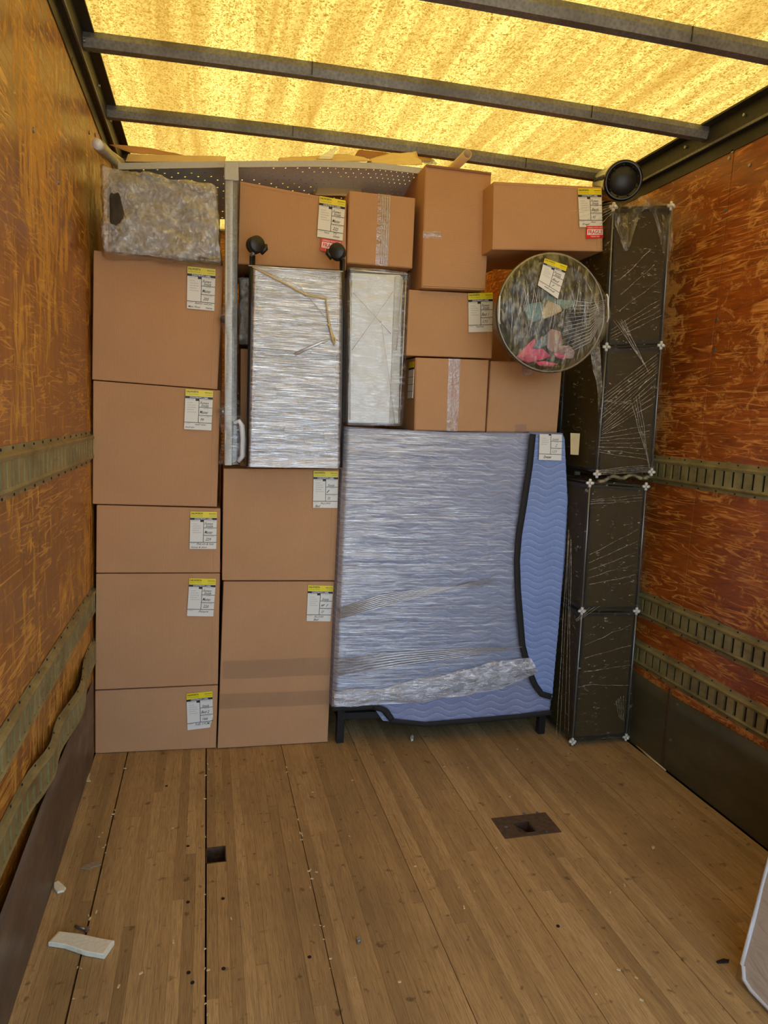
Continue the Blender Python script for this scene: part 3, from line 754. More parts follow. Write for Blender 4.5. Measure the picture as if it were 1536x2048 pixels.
# cartons that show only as slivers
carton('carton glimpsed above and behind the small square carton', [(722, 366), (835, 384), (832, 430), (720, 420)], 3.28, 0.4, tab=False)
carton('narrow carton glimpsed between the wrapped post and the wire cart', [(481, 697), (505, 698), (503, 936), (480, 936)], 3.02, 0.35, tab=False)
# ---- load behind the first row, dark in the gaps
for i, (x0, x1, zt, lb_) in enumerate(((0.04, 0.52, 2.2, 'tall carton in the second row behind the left stack'), (0.56, 1.02, 2.0, 'tall carton in the second row behind the wire cart'), (1.08, 1.60, 2.1, 'tall carton in the second row behind the white panel'), (1.66, 2.38, 1.98, 'tall dark carton in the second row behind the basket'))):
    r_ = thing('carton', lb_, 'carton', ((x0+x1)/2, 3.5, 0))
    y_ = 3.52 if i != 3 else 3.35
    bevel_obj(MB().box((x0, y_, 0), (x1, y_+0.6, zt)).obj('body', 'cardboard', r_), 0.004, 1)
    m = MB(); m.box(((x0+x1)/2-0.03, y_-0.001, 0.02), ((x0+x1)/2+0.03, y_+0.002, zt-0.02)); m.obj('tape', 'tape_clear', r_)

# ================================================================== wrapped bundle, top left
F = P4([(212, 338), (428, 386), (436, 522), (216, 496)], [2.86, 2.84, 2.84, 2.86]); B = [p+Vector((0, 0.42, 0)) for p in F]
root = thing('wrapped_bundle', 'grey plush cushion block crumpled in clear film, on the top left carton', 'bundle', centre_base(F))
soft(MB().hexa([p+Vector((0, 0.006, 0)) for p in F]+B).obj('cushion', 'grey_plush', root), 0.035, 4, 14, 0.012, 7, 1.0)
G = P4([(200, 326), (432, 372), (444, 526), (206, 506)], [2.845, 2.82, 2.82, 2.85]); GB = [p+Vector((0, 0.45, 0)) for p in G]
soft(MB().hexa(G+GB).obj('plastic_wrap', 'film_bundle', root), 0.04, 4, 26, 0.012, 9, 4.0, 0.008)
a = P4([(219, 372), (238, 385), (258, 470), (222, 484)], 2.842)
soft(MB().hexa(a+[p+Vector((0, 0.02, 0)) for p in a]).obj('recess_shade_patch', 'recess_shade', root), 0.005, 2, 4, 0.006, 12, 2)  # dark block painting the shade of a recess in the bundle
# wrapped pole above it
root = thing('wrapped_pole', 'pale round pole end wrapped in ribbed film, sticking out at the top left corner', 'pole', at(195, 300, 2.8))
p0 = at(195, 288, 2.74); p1 = at(240, 335, 3.1)
ax = (p1-p0)
m = MB(); m.tube([p0+ax*t_/6 for t_ in range(7)], 0.017, 20); m.obj('tube', 'white_plastic', root, True)
m = MB(); m.tube([p0-ax.normalized()*0.002, p0+ax.normalized()*0.004], 0.0185, 20); m.obj('end_cap', 'white_gloss', root, True)
m = MB(); m.tube([p0+ax*(0.03+0.9*t_/30) for t_ in range(31)], [0.020+0.0025*(t_ % 2)+0.012*max(0, (t_-14)/16) for t_ in range(31)], 16, caps=False); m.obj('plastic_wrap', 'film_bundle', root, True)

# ================================================================== perforated board on top
root = thing('perforated_board', 'long perforated metal board with pale rim lying over the top cartons', 'board', at(600, 335, 2.93))
rim = [(236, 326, 2.96), (450, 322, 2.95), (640, 321, 2.93), (760, 326, 2.92), (846, 336, 2.90)]
RP = [at(*r_) for r_ in rim]
V = []; F_ = []
for p in RP:
    h = Vector((0, 0, -0.024)); V += [p, p+h, p+h+Vector((0, 0.006, 0)), p+Vector((0, 0.03, 0.003)), p+Vector((0, 0.03, -0.002))]
for i in range(len(RP)-1):
    a = i*5
    for j in range(4): F_.append((a+j, a+j+1, a+j+6, a+j+5))
m = MB(); m.add(V, F_); m.obj('rim', 'enamel', root)
# sheet with real holes
n1, n2 = 62, 16
def board(u, v):
    x_ = u*(len(RP)-1); i = min(int(x_), len(RP)-2); f = x_-i
    p = RP[i]*(1-f)+RP[i+1]*f + Vector((0, 0.004, -0.004))
    return p + Vector((0, 0.40*v, -0.02*math.sin(u*PI)*v - 0.10*v))
m = MB()
for i in range(n1):
    for j in range(n2):
        if (i+j) % 2 or j < 1:
            m.add([board(i/n1, j/n2), board((i+1)/n1, j/n2), board((i+1)/n1, (j+1)/n2), board(i/n1, (j+1)/n2)], [(0, 1, 2, 3)]); continue
        cu, cv = (i+.5)/n1, (j+.5)/n2; V = []
        c4 = [(0, 0), (.5, 0), (1, 0), (1, .5), (1, 1), (.5, 1), (0, 1), (0, .5)]
        for (a, b) in c4: V.append(board((i+a)/n1, (j+b)/n2))
        for k in range(8):
            an = -3*PI/4 + k*PI/4; V.append(board(cu+0.0024*math.cos(an), cv+0.0075*math.sin(an)))
        m.add(V, [(k, (k+1) % 8, 8+(k+1) % 8, 8+k) for k in range(8)])
m.obj('perforated_sheet', 'enamel', root)
# ---- loose flat pieces lying on the load
def sheet(name, label, cat, pts, Ys, th, mat, amp=0.004):
    F = [at(a, b, y) for (a, b), y in zip(pts, Ys)]
    o = MB().hexa([F[0], F[1], F[2], F[3]]+[p+Vector((0, th*3, th)) for p in F]).obj(name, mat, None, org=centre_base(F))
    soft(o, min(th*0.4, 0.002), 1, 5, amp, 6, random.random()*9); tag(o, label, cat); return o
sheet('cardboard_sheet', 'flat amber cardboard flap behind the pole at the top left', 'cardboard', [(217, 289), (300, 296), (372, 312), (262, 306)], [3.2, 3.25, 3.3, 3.15], 0.008, 'cardboard')
sheet('cardboard_sheet', 'dark brown cardboard flap under the roof bow, above the papers', 'cardboard', [(726, 289), (866, 303), (862, 322), (708, 317)], [3.45, 3.45, 3.3, 3.3], 0.01, 'cardboard_edge')
sheet('wooden_plank', 'pale plank lying along the top of the load behind the board rim', 'plank', [(256, 308), (452, 313), (450, 327), (250, 323)], [3.10, 3.10, 3.05, 3.05], 0.02, 'paper_cream')
sheet('packing_paper', 'crumpled cream packing paper on top near the tall carton', 'paper', [(742, 318), (836, 303), (846, 330), (738, 328)], [3.12, 3.12, 3.0, 3.0], 0.015, 'paper_cream', 0.014)
sheet('packing_paper', 'low drift of cream packing paper behind the middle of the board', 'paper', [(560, 316), (700, 308), (744, 322), (556, 326)], [3.12, 3.14, 3.0, 3.0], 0.012, 'paper_cream', 0.010)
sheet('film_scrap', 'pointed scrap of clear film standing up behind the board', 'plastic film', [(671, 293), (674, 294), (664, 318), (632, 318)], [3.05, 3.05, 3.02, 3.02], 0.001, 'film_fold', 0.002)
sheet('folded_cloth', 'pale folded sheet between the perforated board and the small carton', 'cloth', [(640, 372), (722, 372), (724, 392), (630, 390)], [3.12, 3.12, 3.05, 3.05], 0.02, 'paper_cream', 0.008)
# cardboard tube, top right of middle
p0 = at(935, 308, 2.86); p1 = at(905, 338, 3.02); ax = (p1-p0)*2.2
root = thing('cardboard_tube', 'open cardboard tube poking up behind the tall upright carton', 'tube', p1)
m = MB()
n = 18; a_ = ax.cross(Vector((0, 0, 1))).normalized(); b_ = a_.cross(ax).normalized()
V = []
for (t_, r_) in ((0, .020), (1, .020), (1, .0165), (0, .0165)):
    V += [p0+ax*t_+(a_*math.cos(2*PI*k/n)+b_*math.sin(2*PI*k/n))*r_ for k in range(n)]
F_ = [(j*n+k, j*n+(k+1) % n, ((j+1) % 4)*n+(k+1) % n, ((j+1) % 4)*n+k) for j in range(4) for k in range(n)]
m.add(V, F_).obj('tube_wall', 'paper_cream', root, True)
m = MB(); m.tube([p0+ax*0.3, p0+ax*0.32], 0.0166, n); m.obj('tube_shade', 'hole_dark', root)  # dark disc painting the shade inside the open tube

# ================================================================== wrapped metal post
root = thing('metal_post', 'pale metal post in film with a white plastic foot, left of the wire cart', 'post', at(462, 934, 2.87))
A = P4([(450.5, 360), (466, 360), (463.5, 931), (449, 931)], 2.835)
o = MB().hexa(A+[p+Vector((0.0, 0.05, 0)) for p in A]).obj('upright', 'enamel', root); bevel_obj(o, 0.003, 2)
A = P4([(466.3, 360), (475.5, 362), (474, 842), (463.8, 842)], 2.842)
o = MB().hexa(A+[p+Vector((0.0, 0.04, 0)) for p in A]).obj('side_channel', 'galvanised', root); bevel_obj(o, 0.002, 1)
A = P4([(449, 324), (477, 325), (477.5, 361), (449, 359)], 2.825)
o = MB().hexa(A+[p+Vector((0.0, 0.07, 0)) for p in A]).obj('head_block', 'enamel', root); bevel_obj(o, 0.003, 2)
pts = [at(468, 846, 2.84), at(478, 842, 2.84), at(484, 852, 2.84), at(486, 880, 2.84), at(485, 912, 2.84), at(476, 924, 2.84)]
m = MB(); m.tube(pts, [0.006, 0.010, 0.012, 0.0125, 0.012, 0.007], 12); m.obj('foot_guard', 'white_gloss', root, True)
A = P4([(466, 850), (474, 850), (474, 922), (464, 928)], 2.845)
bevel_obj(MB().hexa(A+[p+Vector((0, 0.03, 0)) for p in A]).obj('foot_plate', 'galvanised', root), 0.002, 1)
for (a, b, s) in ((444, 638, 1), (442, 823, 1)):
    c = at(a, b, 2.86); o = MB().tube([c+Vector((-0.006, 0, 0)), c+Vector((0.018, 0, 0))], [0.014, 0.017], 14).obj('knob', 'black_plastic' if b < 700 else 'steel', root, True)
G = P4([(440, 350), (478, 352), (490, 800), (434, 790)], 2.822)
film_parts = []
prof = [(452, 330, 478), (446, 372, 478), (449, 420, 477), (450, 600, 476), (438, 632, 476), (440, 648, 476), (449, 670, 476), (447, 760, 476), (440, 800, 478), (434, 822, 482), (436, 838, 488), (446, 870, 492), (438, 915, 492), (437, 929, 488)]
V = []; n = 6
for (xl, y, xr) in prof:
    for k in range(n+1):
        s = k/n; V.append(at(xl+(xr-xl)*s, y, 2.826+0.035*(2*s-1)**4 - 0.0 + 0.004*noise.noise(Vector((s*4, y*.05, 0)))))
F_ = [(i*(n+1)+k, i*(n+1)+k+1, (i+1)*(n+1)+k+1, (i+1)*(n+1)+k) for i in range(len(prof)-1) for k in range(n)]
mesh_obj('plastic_wrap', V, F_, 'film_white', root, True)
# grey film bundle glimpsed behind the post
F = P4([(479, 556), (500, 556), (499, 690), (478, 688)], 3.0)
root = thing('wrapped_bundle', 'grey bundle in film glimpsed in the gap right of the metal post', 'bundle', centre_base(F))
soft(MB().hexa(F+[p+Vector((0.02, 0.3, 0)) for p in F]).obj('cloth', 'grey_plush', root), 0.008, 2, 8, 0.01, 14, 3)
soft(MB().hexa([p+Vector((0, -0.01, 0)) for p in F]+[p+Vector((0.02, 0.31, 0)) for p in F]).obj('plastic_wrap', 'film_bundle', root), 0.008, 2, 8, 0.012, 16, 5)

# ================================================================== wire cart upside down
YR = 2.80
root = thing('wire_shelf_cart', 'black wire shelf cart wrapped in film, standing upside down with casters up', 'cart', at(590, 935, YR))
def pole(pt, pb, y, r=0.0115):
    m = MB(); a, b = at(*pt, y), at(*pb, y); m.tube([a, a+(b-a)*.25, a+(b-a)*.5, a+(b-a)*.75, b], r, 12); return m.obj('pole', 'black_metal', root, True)
pole((505, 512), (497, 933), YR); pole((685, 518), (680, 935), YR)
for dx, pt, pb in ((0, (505, 512), (497, 933)), (0, (685, 518), (680, 935))):
    a, b = at(*pt, YR)+Vector((0, .33, 0)), at(*pb, YR)+Vector((0, .33, 0)); MB().tube([a, b], 0.0115, 10).obj('pole', 'black_metal', root, True)
def caster(pc, side):
    c = at(pc[0], pc[1], YR-0.005)
    m = MB()
    # two wheel discs and a hood
    ax = Vector((0.35*side, -0.93, 0)).normalized()
    for s, r_ in ((-1, 1), (1, 1)):
        cc = c+ax*0.012*s
        m.tube([cc-ax*0.010, cc-ax*0.006, cc+ax*0.006, cc+ax*0.010], [0.027, 0.0325, 0.0325, 0.027], 24)
    o = m.obj('caster', 'black_plastic', root, True)
    m = MB(); hood = [c+Vector((side*0.020, 0.0, -0.026)), c+Vector((side*0.040, 0.0, -0.008)), c+Vector((side*0.038, 0, 0.006))]
    m.tube(hood, [0.012, 0.010, 0.008], 10); m.obj('brake_lever', 'black_plastic', o, True)
    m = MB(); b = at(504 if side > 0 else 685, 514 if side > 0 else 520, YR); m.tube([c+Vector((0, 0, -0.02)), c*0.4+b*0.6, b], [0.012, 0.008, 0.012], 12); m.obj('stem', 'steel', o, True)
caster((511, 490), 1); caster((675, 504), -1)
def wire_shelf(pyl, pyr, truss=True):
    a, b = at(505, pyl, YR), at(682, pyr, YR)
    m = MB(); D_ = Vector((0, .33, 0))
    for off_ in (Vector((0, 0, 0)), Vector((0, 0, -0.028))):
        m.tube([a+off_, b+off_], 0.0028, 6); m.tube([a+off_+D_, b+off_+D_], 0.0028, 6); m.tube([a+off_, a+off_+D_], 0.0028, 6); m.tube([b+off_, b+off_+D_], 0.0028, 6)
    n = 16; zz = [a+(b-a)*i/n + Vector((0, 0, -0.028*(i % 2))) for i in range(n+1)]
    m.tube(zz, 0.0018, 5)
    for i in range(1, 24): m.tube([a+(b-a)*i/24, a+(b-a)*i/24+D_], 0.0014, 4)
    m.obj('wire_shelf', 'black_metal', root, True)
wire_shelf(884, 886); wire_shelf(700, 702); wire_shelf(548, 552)
m = MB()
for px in (530, 568, 608, 648):
    p = at(px, 886, YR-0.004); q_ = at(px, 846, YR-0.004); m = MB()
    m.tube([p, p+(q_-p)*0.6, p+(q_-p)*0.7, p+(q_-p)*0.78, p+(q_-p)*0.85, q_], [0.002, 0.002, 0.0045, 0.002, 0.004, 0.0005], 8); m.obj('finial', 'black_metal', root, True)
A = P4([(494, 914), (682, 918), (682, 936), (493, 934)], YR-0.004)
bevel_obj(MB().hexa(A+[p+Vector((0, 0.34, 0)) for p in A]).obj('base_board', 'paper_cream', root), 0.003, 1)
# pale padding and shelves behind film, then the film sheath
A = P4([(512, 560), (676, 566), (672, 905), (506, 900)], YR+0.05)
soft(MB().hexa(A+[p+Vector((0, 0.2, 0)) for p in A]).obj('padding', 'padding_grey', root), 0.01, 2, 10, 0.01, 8, 6)
def film_face(name, mat, parent, xl, xr, rows, Y, nx=40, ny=60, amp=0.004, freq=(1.2, 30), wrapback=0.03, seed=0):
    """xl/xr: tables (py, px) for the left and right edge; rows: (top(px), bottom(px)) tables"""
    V = []
    for j in range(ny+1):
        v = j/ny
        for i in range(nx+1):
            u = i/nx
            # iterate once for slanted edges
            ytop = interp(rows[0], interp(xl, rows[0][0][1])*(1-u)+interp(xr, rows[0][0][1])*u)
            ybot = interp(rows[1], interp(xl, rows[1][0][1])*(1-u)+interp(xr, rows[1][0][1])*u)
            py = ytop+(ybot-ytop)*v; px = interp(xl, py)*(1-u)+interp(xr, py)*u
            yy = Y(px, py) if callable(Y) else Y
            e = max(0, abs(2*u-1)-0.93)/0.07
            w_ = amp*(noise.fractal(Vector((px*0.012*freq[0]+seed, py*0.012*freq[1], seed)), 0.8, 2, 4))
            V.append(at(px, py, yy + w_ + wrapback*e*e))
    F_ = [(j*(nx+1)+i, j*(nx+1)+i+1, (j+1)*(nx+1)+i+1, (j+1)*(nx+1)+i) for j in range(ny) for i in range(nx)]
    return mesh_obj(name, V, F_, mat, parent, True)
film_face('plastic_wrap', 'film_rack', root, [(520, 503), (935, 492)], [(520, 688), (935, 684)], ([(500, 530), (600, 540), (690, 541)], [(490, 934), (690, 937)]), YR-0.018, 40, 110, 0.0022, (1.4, 5))
m = MB()
def P(px, py, y=YR-0.028): return at(px, py, y)
m.tube([P(505, 534), P(560, 562), P(612, 590), P(652, 597), P(655, 625), P(659, 652), P(664, 672), P(668, 690)], [0.003, 0.0035, 0.004, 0.0045, 0.0035, 0.004, 0.006, 0.002], 7)
m.tube([P(655, 650), P(662, 648)], 0.004, 6)
m.tube([P(664, 668), P(671, 678), P(668, 692)], [0.002, 0.004, 0.001], 6)
m.obj('film_tail', 'paper_cream', root, True)
m = MB()
m.tube([P(505, 533), P(600, 572), P(655, 640)], [0.001, 0.0015, 0.001], 5); m.tube([P(590, 708), P(640, 686), P(668, 676)], [0.006, 0.004, 0.001], 6, flat=0.3)
m.tube([P(497, 531), P(560, 536), P(686, 543)], 0.0025, 6)
m.obj('film_folds', 'film_fold', root, True)

# ================================================================== white panel box
A = P4([(703, 545), (803, 550), (789, 848), (696, 846)], [2.85, 2.85, 2.845, 2.845])
root = thing('white_panel', 'tall white panel wrapped in clear film, between the wire cart and the cartons', 'panel', centre_base(A))
bevel_obj(MB().hexa(A+[p+Vector((0.0, 0.3, 0)) for p in A]).obj('panel', 'white_gloss', root), 0.006, 2)
A2 = P4([(790, 552), (806, 553), (797, 848), (778, 847)], 2.842)
bevel_obj(MB().hexa(A2+[p+Vector((0, 0.2, 0)) for p in A2]).obj('edge_strip', 'enamel', root), 0.004, 2)
film_face('plastic_wrap', 'film_white', root, [(537, 693), (850, 690)], [(537, 822), (850, 806)], ([(692, 534), (760, 538), (818, 546)], [(690, 850), (806, 852)]), 2.825, 30, 60, 0.008, (2.2, 3), 0.06, 4)
m = MB()
def P(px, py, y=2.818): return at(px, py, y)
for a, b, r_ in (((706, 585), (782, 668), .0012), ((786, 583), (704, 700), .0012), ((700, 560), (700, 840), .0015), ((812, 560), (798, 845), .002), ((700, 540), (815, 549), .003), ((762, 640), (790, 850), .001), ((806, 560), (793, 700), .002)):
    m.tube([P(*a), P((a[0]+b[0])/2+1, (a[1]+b[1])/2), P(*b)], r_, 5)
m.obj('film_folds', 'film_fold', root, True)

# ================================================================== dresser under the moving blanket
def YD(px): return 2.845 - 0.055*(px-670)/430
root = thing('dresser', 'black framed dresser hidden under the blue moving blanket', 'dresser', (at(880, 1480, 2.83).x, 3.0, 0))
xl, xr = atz(671, 1488, 0).x, atz(1096, 1469, 0).x
for (px, py) in ((680, 1487), (1083, 1469)):
    c = atz(px, py, 0); o = MB().box((c.x-0.017, c.y, 0.001), (c.x+0.017, c.y+0.035, 0.17)).obj('leg', 'black_metal', root); bevel_obj(o, 0.002, 1)
    o = MB().box((c.x-0.017, c.y+0.38, 0.001), (c.x+0.017, c.y+0.415, 0.17)).obj('leg', 'black_metal', root); bevel_obj(o, 0.002, 1)
zr = at(700, 1430, 2.86).z
a = atz(680, 1487, 0); b = atz(1083, 1469, 0)
ztop = at(880, 866, 2.84).z - 0.012
m = MB(); m.hexa([(a.x-.017, a.y, zr+.012), (b.x+.017, b.y, zr+.012), (b.x+.017, b.y, zr-.022), (a.x-.017, a.y, zr-.022), (a.x-.017, a.y+.415, zr+.012), (b.x+.017, b.y+.415, zr+.012), (b.x+.017, b.y+.415, zr-.022), (a.x-.017, a.y+.415, zr-.022)])
bevel_obj(m.obj('base_frame', 'black_metal', root), 0.002, 1)
A = [at(694, 870, 2.90), at(1118, 874, 2.86), Vector((b.x+.012, b.y+.03, zr+.014)), Vector((a.x-.012, a.y+.03, zr+.014))]
A[0].z = A[1].z = ztop-0.02
A[0].y = a.y+.03; A[1].y = b.y+.03
bevel_obj(MB().hexa(A+[p+Vector((0, .37, 0)) for p in A]).obj('body', 'black_metal', root), 0.006, 2)

def quilt_grid(name, mat, parent, xl, xr, top, bot, Yf, nx, ny, ph=0.0, amp=0.0, back=(0.12, 0.12), lump=0.008):
    V = []; st = []
    zsp = 0.0315
    for j in range(ny+1):
        v = j/ny
        for i in range(nx+1):
            u = i/nx
            uu = (u-0.03)/0.94; uc = min(1, max(0, uu)); vv = (v-0.02)/0.98; vc = max(0, vv)
            pxm = interp(xl, 1100)*(1-uc)+interp(xr, 1100)*uc
            yt, yb = interp(top, pxm), interp(bot, pxm)
            py = yt+(yb-yt)*vc; px = interp(xl, py)*(1-uc)+interp(xr, py)*uc
            p = at(px, py, Yf(px))
            q1 = 0.0
            if uu < 0: q1 = -uu/0.032
            if uu > 1: q1 = (uu-1)/0.032
            sgn = -1 if uu < 0 else 1
            if q1 > 0: p += Vector((sgn*0.012*math.sin(min(1, q1)*PI/2), back[0 if sgn < 0 else 1]*q1*q1, 0))
            if vv < 0: p += Vector((0, 0.16*(vv/0.0204)**2, 0.008))
            # rounded shoulders at the edges of the front
            e = max(0, 0.02-uc)/0.02 if uu < 0.02 else (max(0, uc-0.98)/0.02 if uu > 0.98 else 0)
            p.y += 0.012*e*e + 0.014*(max(0, 0.02-vc)/0.02)**2
            wave = 0.0105*math.sin(2*PI*p.x/0.128 + 0.7*math.sin(p.z*2.1)) + 0.004*math.sin(2*PI*p.x/0.41+p.z*3+ph) + 0.010*noise.noise(Vector((p.x*3, p.z*3, ph)))
            phs = (p.z + wave)/zsp + ph
            hh = abs(math.sin(PI*phs)); puff = hh**0.55
            p.y -= 0.0055*puff + lump*noise.fractal(Vector((p.x*3.0+ph, p.z*2.2, 1.0+ph)), 0.9, 2, 3)
            V.append(p); st.append(hh)
    F_ = [(j*(nx+1)+i, j*(nx+1)+i+1, (j+1)*(nx+1)+i+1, (j+1)*(nx+1)+i) for j in range(ny) for i in range(nx)]
    o = mesh_obj(name, V, F_, mat, parent, True)
    at_ = o.data.attributes.new('stitch', 'FLOAT', 'POINT'); at_.data.foreach_set('value', st)
    return o
root = thing('moving_blanket', 'quilted blue grey moving blanket wrapped over the dresser in clear film', 'blanket', (at(880, 1400, 2.83).x, 2.82, at(880, 1445, 2.8).z))
XLt = [(862, 694), (1100, 681), (1418, 667)]; XRt = [(866, 1130), (1000, 1137), (1120, 1130), (1250, 1118), (1410, 1103)]
BOT = [(667, 1417), (745, 1412), (768, 1420), (784, 1441), (850, 1446), (950, 1438), (1040, 1430), (1103, 1424)]
quilt_grid('quilt', 'quilt_blue', root, XLt, XRt, [(690, 858), (760, 862), (900, 868), (1130, 870)], BOT, lambda px: YD(px)-0.012, 190, 330)
SEAM = [(868, 1068), (930, 1062), (1010, 1050), (1070, 1040), (1120, 1036), (1180, 1038), (1240, 1043), (1290, 1047), (1340, 1060), (1370, 1072), (1390, 1090)]
o = quilt_grid('overlap_layer', 'quilt_bright', root, SEAM, [(866, 1129), (1000, 1136), (1120, 1129), (1250, 1117), (1392, 1104)], [(1060, 869), (1130, 871)], [(1060, 1388), (1104, 1392)], lambda px: YD(px)-0.030, 40, 300, 0.45, back=(0.008, 0.12), lump=0.006)
o['label'] = 'brighter blue overlapping edge of the blanket'
def band(name, pts, w, mat, parent, yoff, n=80, thick=0.0025):
    """flat woven binding tape following a picture polyline on the blanket front; pts are (px, py)"""
    P_ = []
    L_ = [0]
    for a, b in zip(pts, pts[1:]): L_.append(L_[-1]+math.hypot(b[0]-a[0], b[1]-a[1]))
    def sm(s):
        return (interp([(l, p[0]) for l, p in zip(L_, pts)], s), interp([(l, p[1]) for l, p in zip(L_, pts)], s))
    m = MB(); V = []
    for i in range(n+1):
        s = L_[-1]*i/n; x, y = sm(s); x2, y2 = sm(min(L_[-1], s+6)); x1, y1 = sm(max(0, s-6))
        dx, dy = x2-x1, y2-y1; l_ = math.hypot(dx, dy) or 1; nx_, ny_ = -dy/l_, dx/l_
        for k in range(5):
            t_ = (k/4-0.5)*w; dd = -0.004*math.cos((k/4-0.5)*PI) + 0.0008*math.sin(i*2.2)
            V.append(at(x+nx_*t_, y+ny_*t_, yoff(x)+dd))
    F_ = [(i*5+k, i*5+k+1, (i+1)*5+k+1, (i+1)*5+k) for i in range(n) for k in range(4)]
    o = mesh_obj(name, V, F_, mat, parent, True)
    md = o.modifiers.new('thick', 'SOLIDIFY'); md.thickness = thick; return o
band('binding', [(p[1]-2, p[0]) for p in SEAM[:-1]]+[(1083, 1388), (1103, 1394)], 12, 'binding', root, lambda x: YD(x)-0.044)
band('binding', [(664, 1418), (700, 1417), (744, 1414), (766, 1420), (776, 1432), (784, 1442), (850, 1449), (950, 1441), (1040, 1433), (1103, 1425)], 10, 'binding', root, lambda x: YD(x)-0.030)
band('binding', [(748, 1412), (772, 1422), (784, 1440)], 12, 'binding', root, lambda x: YD(x)-0.036, 12)
film_face('plastic_wrap', 'film_blanket', root, [(862, 688), (1418, 663)], [(862, 1064), (1060, 1042), (1250, 1040), (1330, 1058), (1400, 1080)], ([(690, 857), (900, 866), (1070, 868)], [(663, 1414), (800, 1408), (1080, 1370)]), lambda px, py: YD(px)-0.040, 60, 150, 0.004, (0.5, 5), 0.02, 2)
m = MB()
def P(px, py, d=0.05): return at(px, py, YD(px)-d)
for k in range(7):
    m.tube([P(680, 1236-3*k), P(760, 1215-4*k), P(860, 1188-2*k), P(990, 1152+3*k)], [0.004, 0.002, 0.0015, 0.0008], 5, flat=0.5)
for k in range(6):
    m.tube([P(676, 1350-6*k), P(800, 1330-5*k), P(930, 1312-3*k), P(1044, 1294)], [0.004, 0.0025, 0.002, 0.001], 5, flat=0.5)
m.obj('film_folds', 'film_fold', root, True)
# gathered crumpled band of film low on the front
V = []; n = 60; kk = 10
for i in range(n+1):
    u = i/n; px = 668+402*u; pyc = 1398-70*u+14*math.sin(u*3); hw = (12+20*u+9*noise.noise(Vector((u*6, 1, 0))))*(1-0.55*max(0, u-0.8)/0.2)
    for k in range(kk+1):
        t_ = k/kk*2-1; py = pyc+hw*t_
        V.append(at(px+8*t_*u, py, YD(px)-0.050-0.012*(1-t_*t_)+0.012*noise.fractal(Vector((u*9, t_*3.5+u*2, 3)), 0.7, 2, 4)))
F_ = [(i*(kk+1)+k, i*(kk+1)+k+1, (i+1)*(kk+1)+k+1, (i+1)*(kk+1)+k) for i in range(n) for k in range(kk)]
mesh_obj('gathered_film', V, F_, 'film_gather', root, True)
contents = P4([(1079.2, 868), (1123.9, 869), (1122.5, 921.1), (1077.4, 919.7)], [YD(1100)-0.046]*4)
q0 = Q(*contents)
class QC(Q):
    def at(s, u, v, d=0.0): return Q.at(s, u, (v-0.222)/0.778, d)
_Q = Q
def Qcut(*p): return QC(*p)
class _tmp: pass
def cut_label(parent, quad, hand):
    q = QC(*quad); m = MB(); slab(q, 0, 0.222, 1, 1, 0.0003, 0.0012, m); lab = m.obj('contents_label', 'label_paper', parent)
    m = MB()
    for a in ((0.495, 0.222, 0.515, 0.815), (0.515, 0.425, 1, 0.438), (0.515, 0.625, 1, 0.638), (0, 0.812, 1, 0.826), (0.40, 0.222, 0.5, 0.262)): slab(q, a[0], a[1], a[2], a[3], 0.0012, 0.0016, m)
    m.obj('ruled_lines', 'ink', lab)
    m = MB()
    for i, (s, u) in enumerate((('KITCHEN', 0.28), ('LIVING ROOM', 0.38), ('MASTER BED', 0.41), ('BEDROOM', 0.33))): put_text(m, q, s, 0.09, 0.335+i*0.06, u, 0.36+i*0.06, 0.0016)
    put_text(m, q, 'ROOM', 0.68, 0.448, 0.85, 0.470, 0.0016); put_text(m, q, 'ITEM NUMBER', 0.56, 0.65, 0.92, 0.672, 0.0016)
    m.obj('small_print', 'ink_grey', lab)
    m = MB(); put_text(m, q, 'Smith', 0.56, 0.34, 0.85, 0.41, 0.0016, shear=.45); put_text(m, q, '2', 0.70, 0.51, 0.80, 0.59, 0.0016, shear=.45); put_text(m, q, '123', 0.56, 0.70, 0.78, 0.77, 0.0016, shear=.45)
    put_text(m, q, 'Dresser', 0.20, 0.865, 0.56, 0.945, 0.0016, shear=.45, bold=0.02); m.obj('handwriting', 'ink', lab)
cut_label(root, contents, {})

